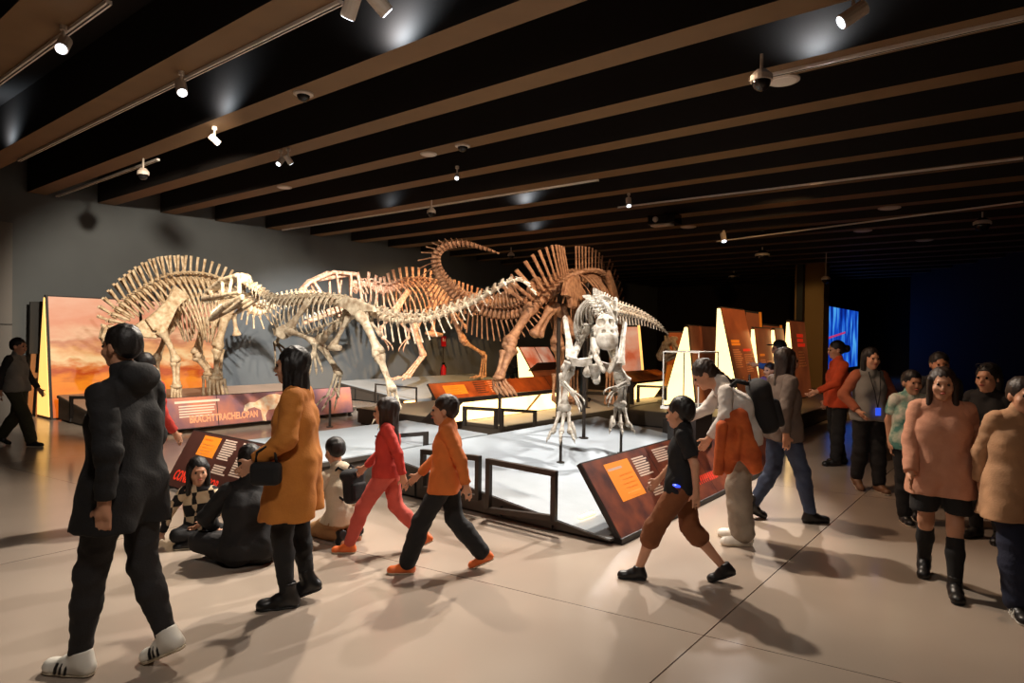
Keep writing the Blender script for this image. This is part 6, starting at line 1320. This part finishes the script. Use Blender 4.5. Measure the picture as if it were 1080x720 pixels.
person('girl in a salmon coat, black skirt and black knee socks', gp(990, 617), -150, 1.46, walk(.22, 'L', .12), hh=.21, hair=('long', HBR), top=('coat', C_PINK, .72, {'ext': .055, 'flare': .05}), legs=None, skirt=(.60, .12, C_BLK), socks=C_BLK, shoes=(L_BLK, L_BLK, .03), res=.010)
person('person in a wide tan coat and blue jeans at the right edge', gp(1073, 640), -165, 1.42, walk(.2, 'R', .12), hh=.21, hair=('short', HBR), top=('coat', C_TNC, .66, {'ext': .06, 'flare': .08}), legs=('jeans', C_NAVY, {'wide': .02}), shoes=(L_BLK, L_WHITE, .02, L_WHITE), res=.010)
pb = aty(990, 400, 6.4); person('person in dark clothes behind the boy in the tie-dye T-shirt', (pb.x, pb.y), -160, 1.53, {}, hair=('short', HB_), top=('jacket', C_BLK2, .8, {'ext': .035}), legs=('trousers', C_BLK), shoes=(L_BLK, L_BLK), res=.013, skin=SK2)
def glasses(body, Q, Rv, s, HQ, base, R):
    b = MB()
    for x_ in (-.035, .035): b.tube([base+R @ HQ(x_+.026*math.cos(a), .088-.03, .10+.018*math.sin(a)) for a in np.linspace(0, 2*PI, 13)], .004, 5)
    b.tube([base+R @ HQ(-.01, .06, .1), base+R @ HQ(.01, .06, .1)], .004, 5); b.build('glasses', L_BLK, body)
pb = aty(1043, 410, 5.4); person('person with glasses pushed up on dark hair behind the tan coat', (pb.x, pb.y), -120, 1.46, {}, hair=('bob', HB_), top=('jacket', C_BLK, .8, {'ext': .035}), legs=('trousers', C_BLK), shoes=(L_BLK, L_BLK), res=.013, extra=glasses)
# ---- far back
ps = aty(541, 396, 22.3); ps.z = 0
person('person in black sitting on a stool by the grey wall behind the raised hind foot', (ps.x, ps.y), 150, 1.66, {'pel': (0, 0, .52), 'chest': (0, .02, .82), 'neck': (0, .02, 1.04), 'head': (0, .04, 1.19), 'kneL': (-.12, .42, .52), 'ankL': (-.13, .40, .085), 'kneR': (.12, .42, .52), 'ankR': (.13, .40, .085), 'elL': (-.24, .06, .78), 'wrL': (-.1, .28, .6), 'elR': (.24, .06, .78), 'wrR': (.1, .28, .6)}, hair=('long', HB_), top=('jacket', C_BLK, .44, {'ext': .03}), legs=('trousers', C_OLV), shoes=(L_BLK, L_BLK), res=.016)
t = empty('stool', ps, 'dark stool under the person sitting by the grey wall', 'stool')
b = MB(); b.tube([ps+EZ*.335, ps+EZ*.368], [.19, .2], 18); b.build('seat', M_cons, t)
for a in range(4):
    d = V3((math.cos(a*PI/2+.7), math.sin(a*PI/2+.7), 0)); b = MB(); b.tube([ps+d*.14+EZ*.335, ps+d*.19], .016, 8); b.build('leg', M_rail, t)
pq = aty(616, 400, 13.7); person('person in dark teal standing beyond the legs of the grey skeleton', (pq.x, pq.y), 100, 1.55, {}, hair=('short', HB_), top=('jacket', C_BLK, .82, {'ext': .03}), legs=('trousers', C_TEAL, {'wide': .02}), shoes=(L_BLK, L_BLK), res=.016, z=.302)
# ================================================================== light
w = bpy.data.worlds.new('hall_air'); SC.world = w; w.use_nodes = True
w.node_tree.nodes['Background'].inputs['Color'].default_value = (.9, .6, .42, 1); w.node_tree.nodes['Background'].inputs['Strength'].default_value = .012
warm, amber, cool = (1, .88, .74), (1, .58, .25), (1, .95, .9)
z = 4.15
spot('spot_grey_skeleton', (.2, 4.6, z), (1.1, 7.6, 1.4), 700, 52, cool)
spot('spot_platform', (3.3, 9.1, z), (1.0, 7.2, .4), 1500, 60, (1, .93, .86))
spot('spot_platform_left', (.3, 7.6, z), (-.6, 6.6, .3), 500, 80, (1, .93, .86))
spot('spot_small_head', (-1.55, 4.0, z), (-2.2, 8.0, 1.7), 1400, 62, (1, .93, .82))
spot('spot_column_fill', (8.2, 19.5, z), (10.9, 23.3, 1.6), 90, 46, (1, .7, .3))  # added lamp without a fitting, lifts the column out of the dark
spot('spot_wall', (-1.5, 9.3, z), (-5.4, 17.8, -.3), 4200, 44, (1, .97, .92), blend=.6)
spot('spot_hump', (-3.0, 7.0, z), (-6.0, 12.2, 1.8), 2000, 55, (1, .86, .68))
spot('spot_orange_legs', (0.5, 14.0, z), (-1.6, 17.4, 1.2), 1300, 70, amber)
spot('spot_curled_tail', (2.6, 7.6, z), (.5, 11.0, 2.2), 900, 60, (1, .74, .52))
spot('spot_right_panels', (5.0, 10.5, z), (5.5, 16, 1.2), 500, 70, amber)
spot('spot_floor_left', (-1.6, 6.6, z), (-3.8, 3.8, 0), 700, 95, warm)
spot('spot_floor_front', (.2, 6.6, z), (.4, 3.0, 0), 700, 95, warm)
spot('spot_floor_right', (1.2, 6.4, z), (5.2, 5.4, 0), 250, 90, (1, .72, .5))
spot('spot_right_people', (2.0, 7.0, z), (4.6, 6.0, .9), 60, 60, (1, .5, .25))
spot('spot_blue_added', (3.0, 7.6, z), (3.75, 9.8, 1.1), 90, 16, (.12, .42, 1))  # added lamp, stands in for blue screen light on the man in the cap
spot('spot_front_fill', (-.3, 1.2, z), (-.9, 5.2, .5), 210, 105, (1, .9, .8), blend=.8, r=.2)
spot('spot_right_fill', (2.6, 2.6, z), (3.6, 6.0, .6), 22, 95, (1, .66, .42), blend=.8, r=.2)
spot('spot_hind_leg', (1.2, 15.0, z), aty(502, 385, 19.2), 520, 24, (1, .46, .06))
spot('spot_fore_leg', (.2, 12.5, z), aty(436, 376, 17.4), 260, 20, (1, .5, .1))
# ceiling glows: small lamps turned up between the beams
for px, py, pw in [(425, 52, 34), (237, 122, 13), (4, 152, 9), (862, 62, 16), (548, 214, 16), (566, 244, 6), (405, 218, 3)]:
    p = atz(px, py, HB); k = min((b_[0] for b_ in bv if b_[0] > p.dot(V)-.45), default=0); q = W(p.dot(U), k-.24, HB+.06)
    spot('ceiling_glow_lamp', q, q+V*.16+EZ*.16, pw*2.3, 150, (.82, .92, 1), blend=1, r=.03)
SC.view_settings.view_transform = 'Standard'; SC.view_settings.look = 'None'; SC.view_settings.gamma = 1; SC.view_settings.exposure = 0.0
SC.view_settings.use_curve_mapping = False
SC.cycles.use_denoising = True
SC.cycles.max_bounces = 6
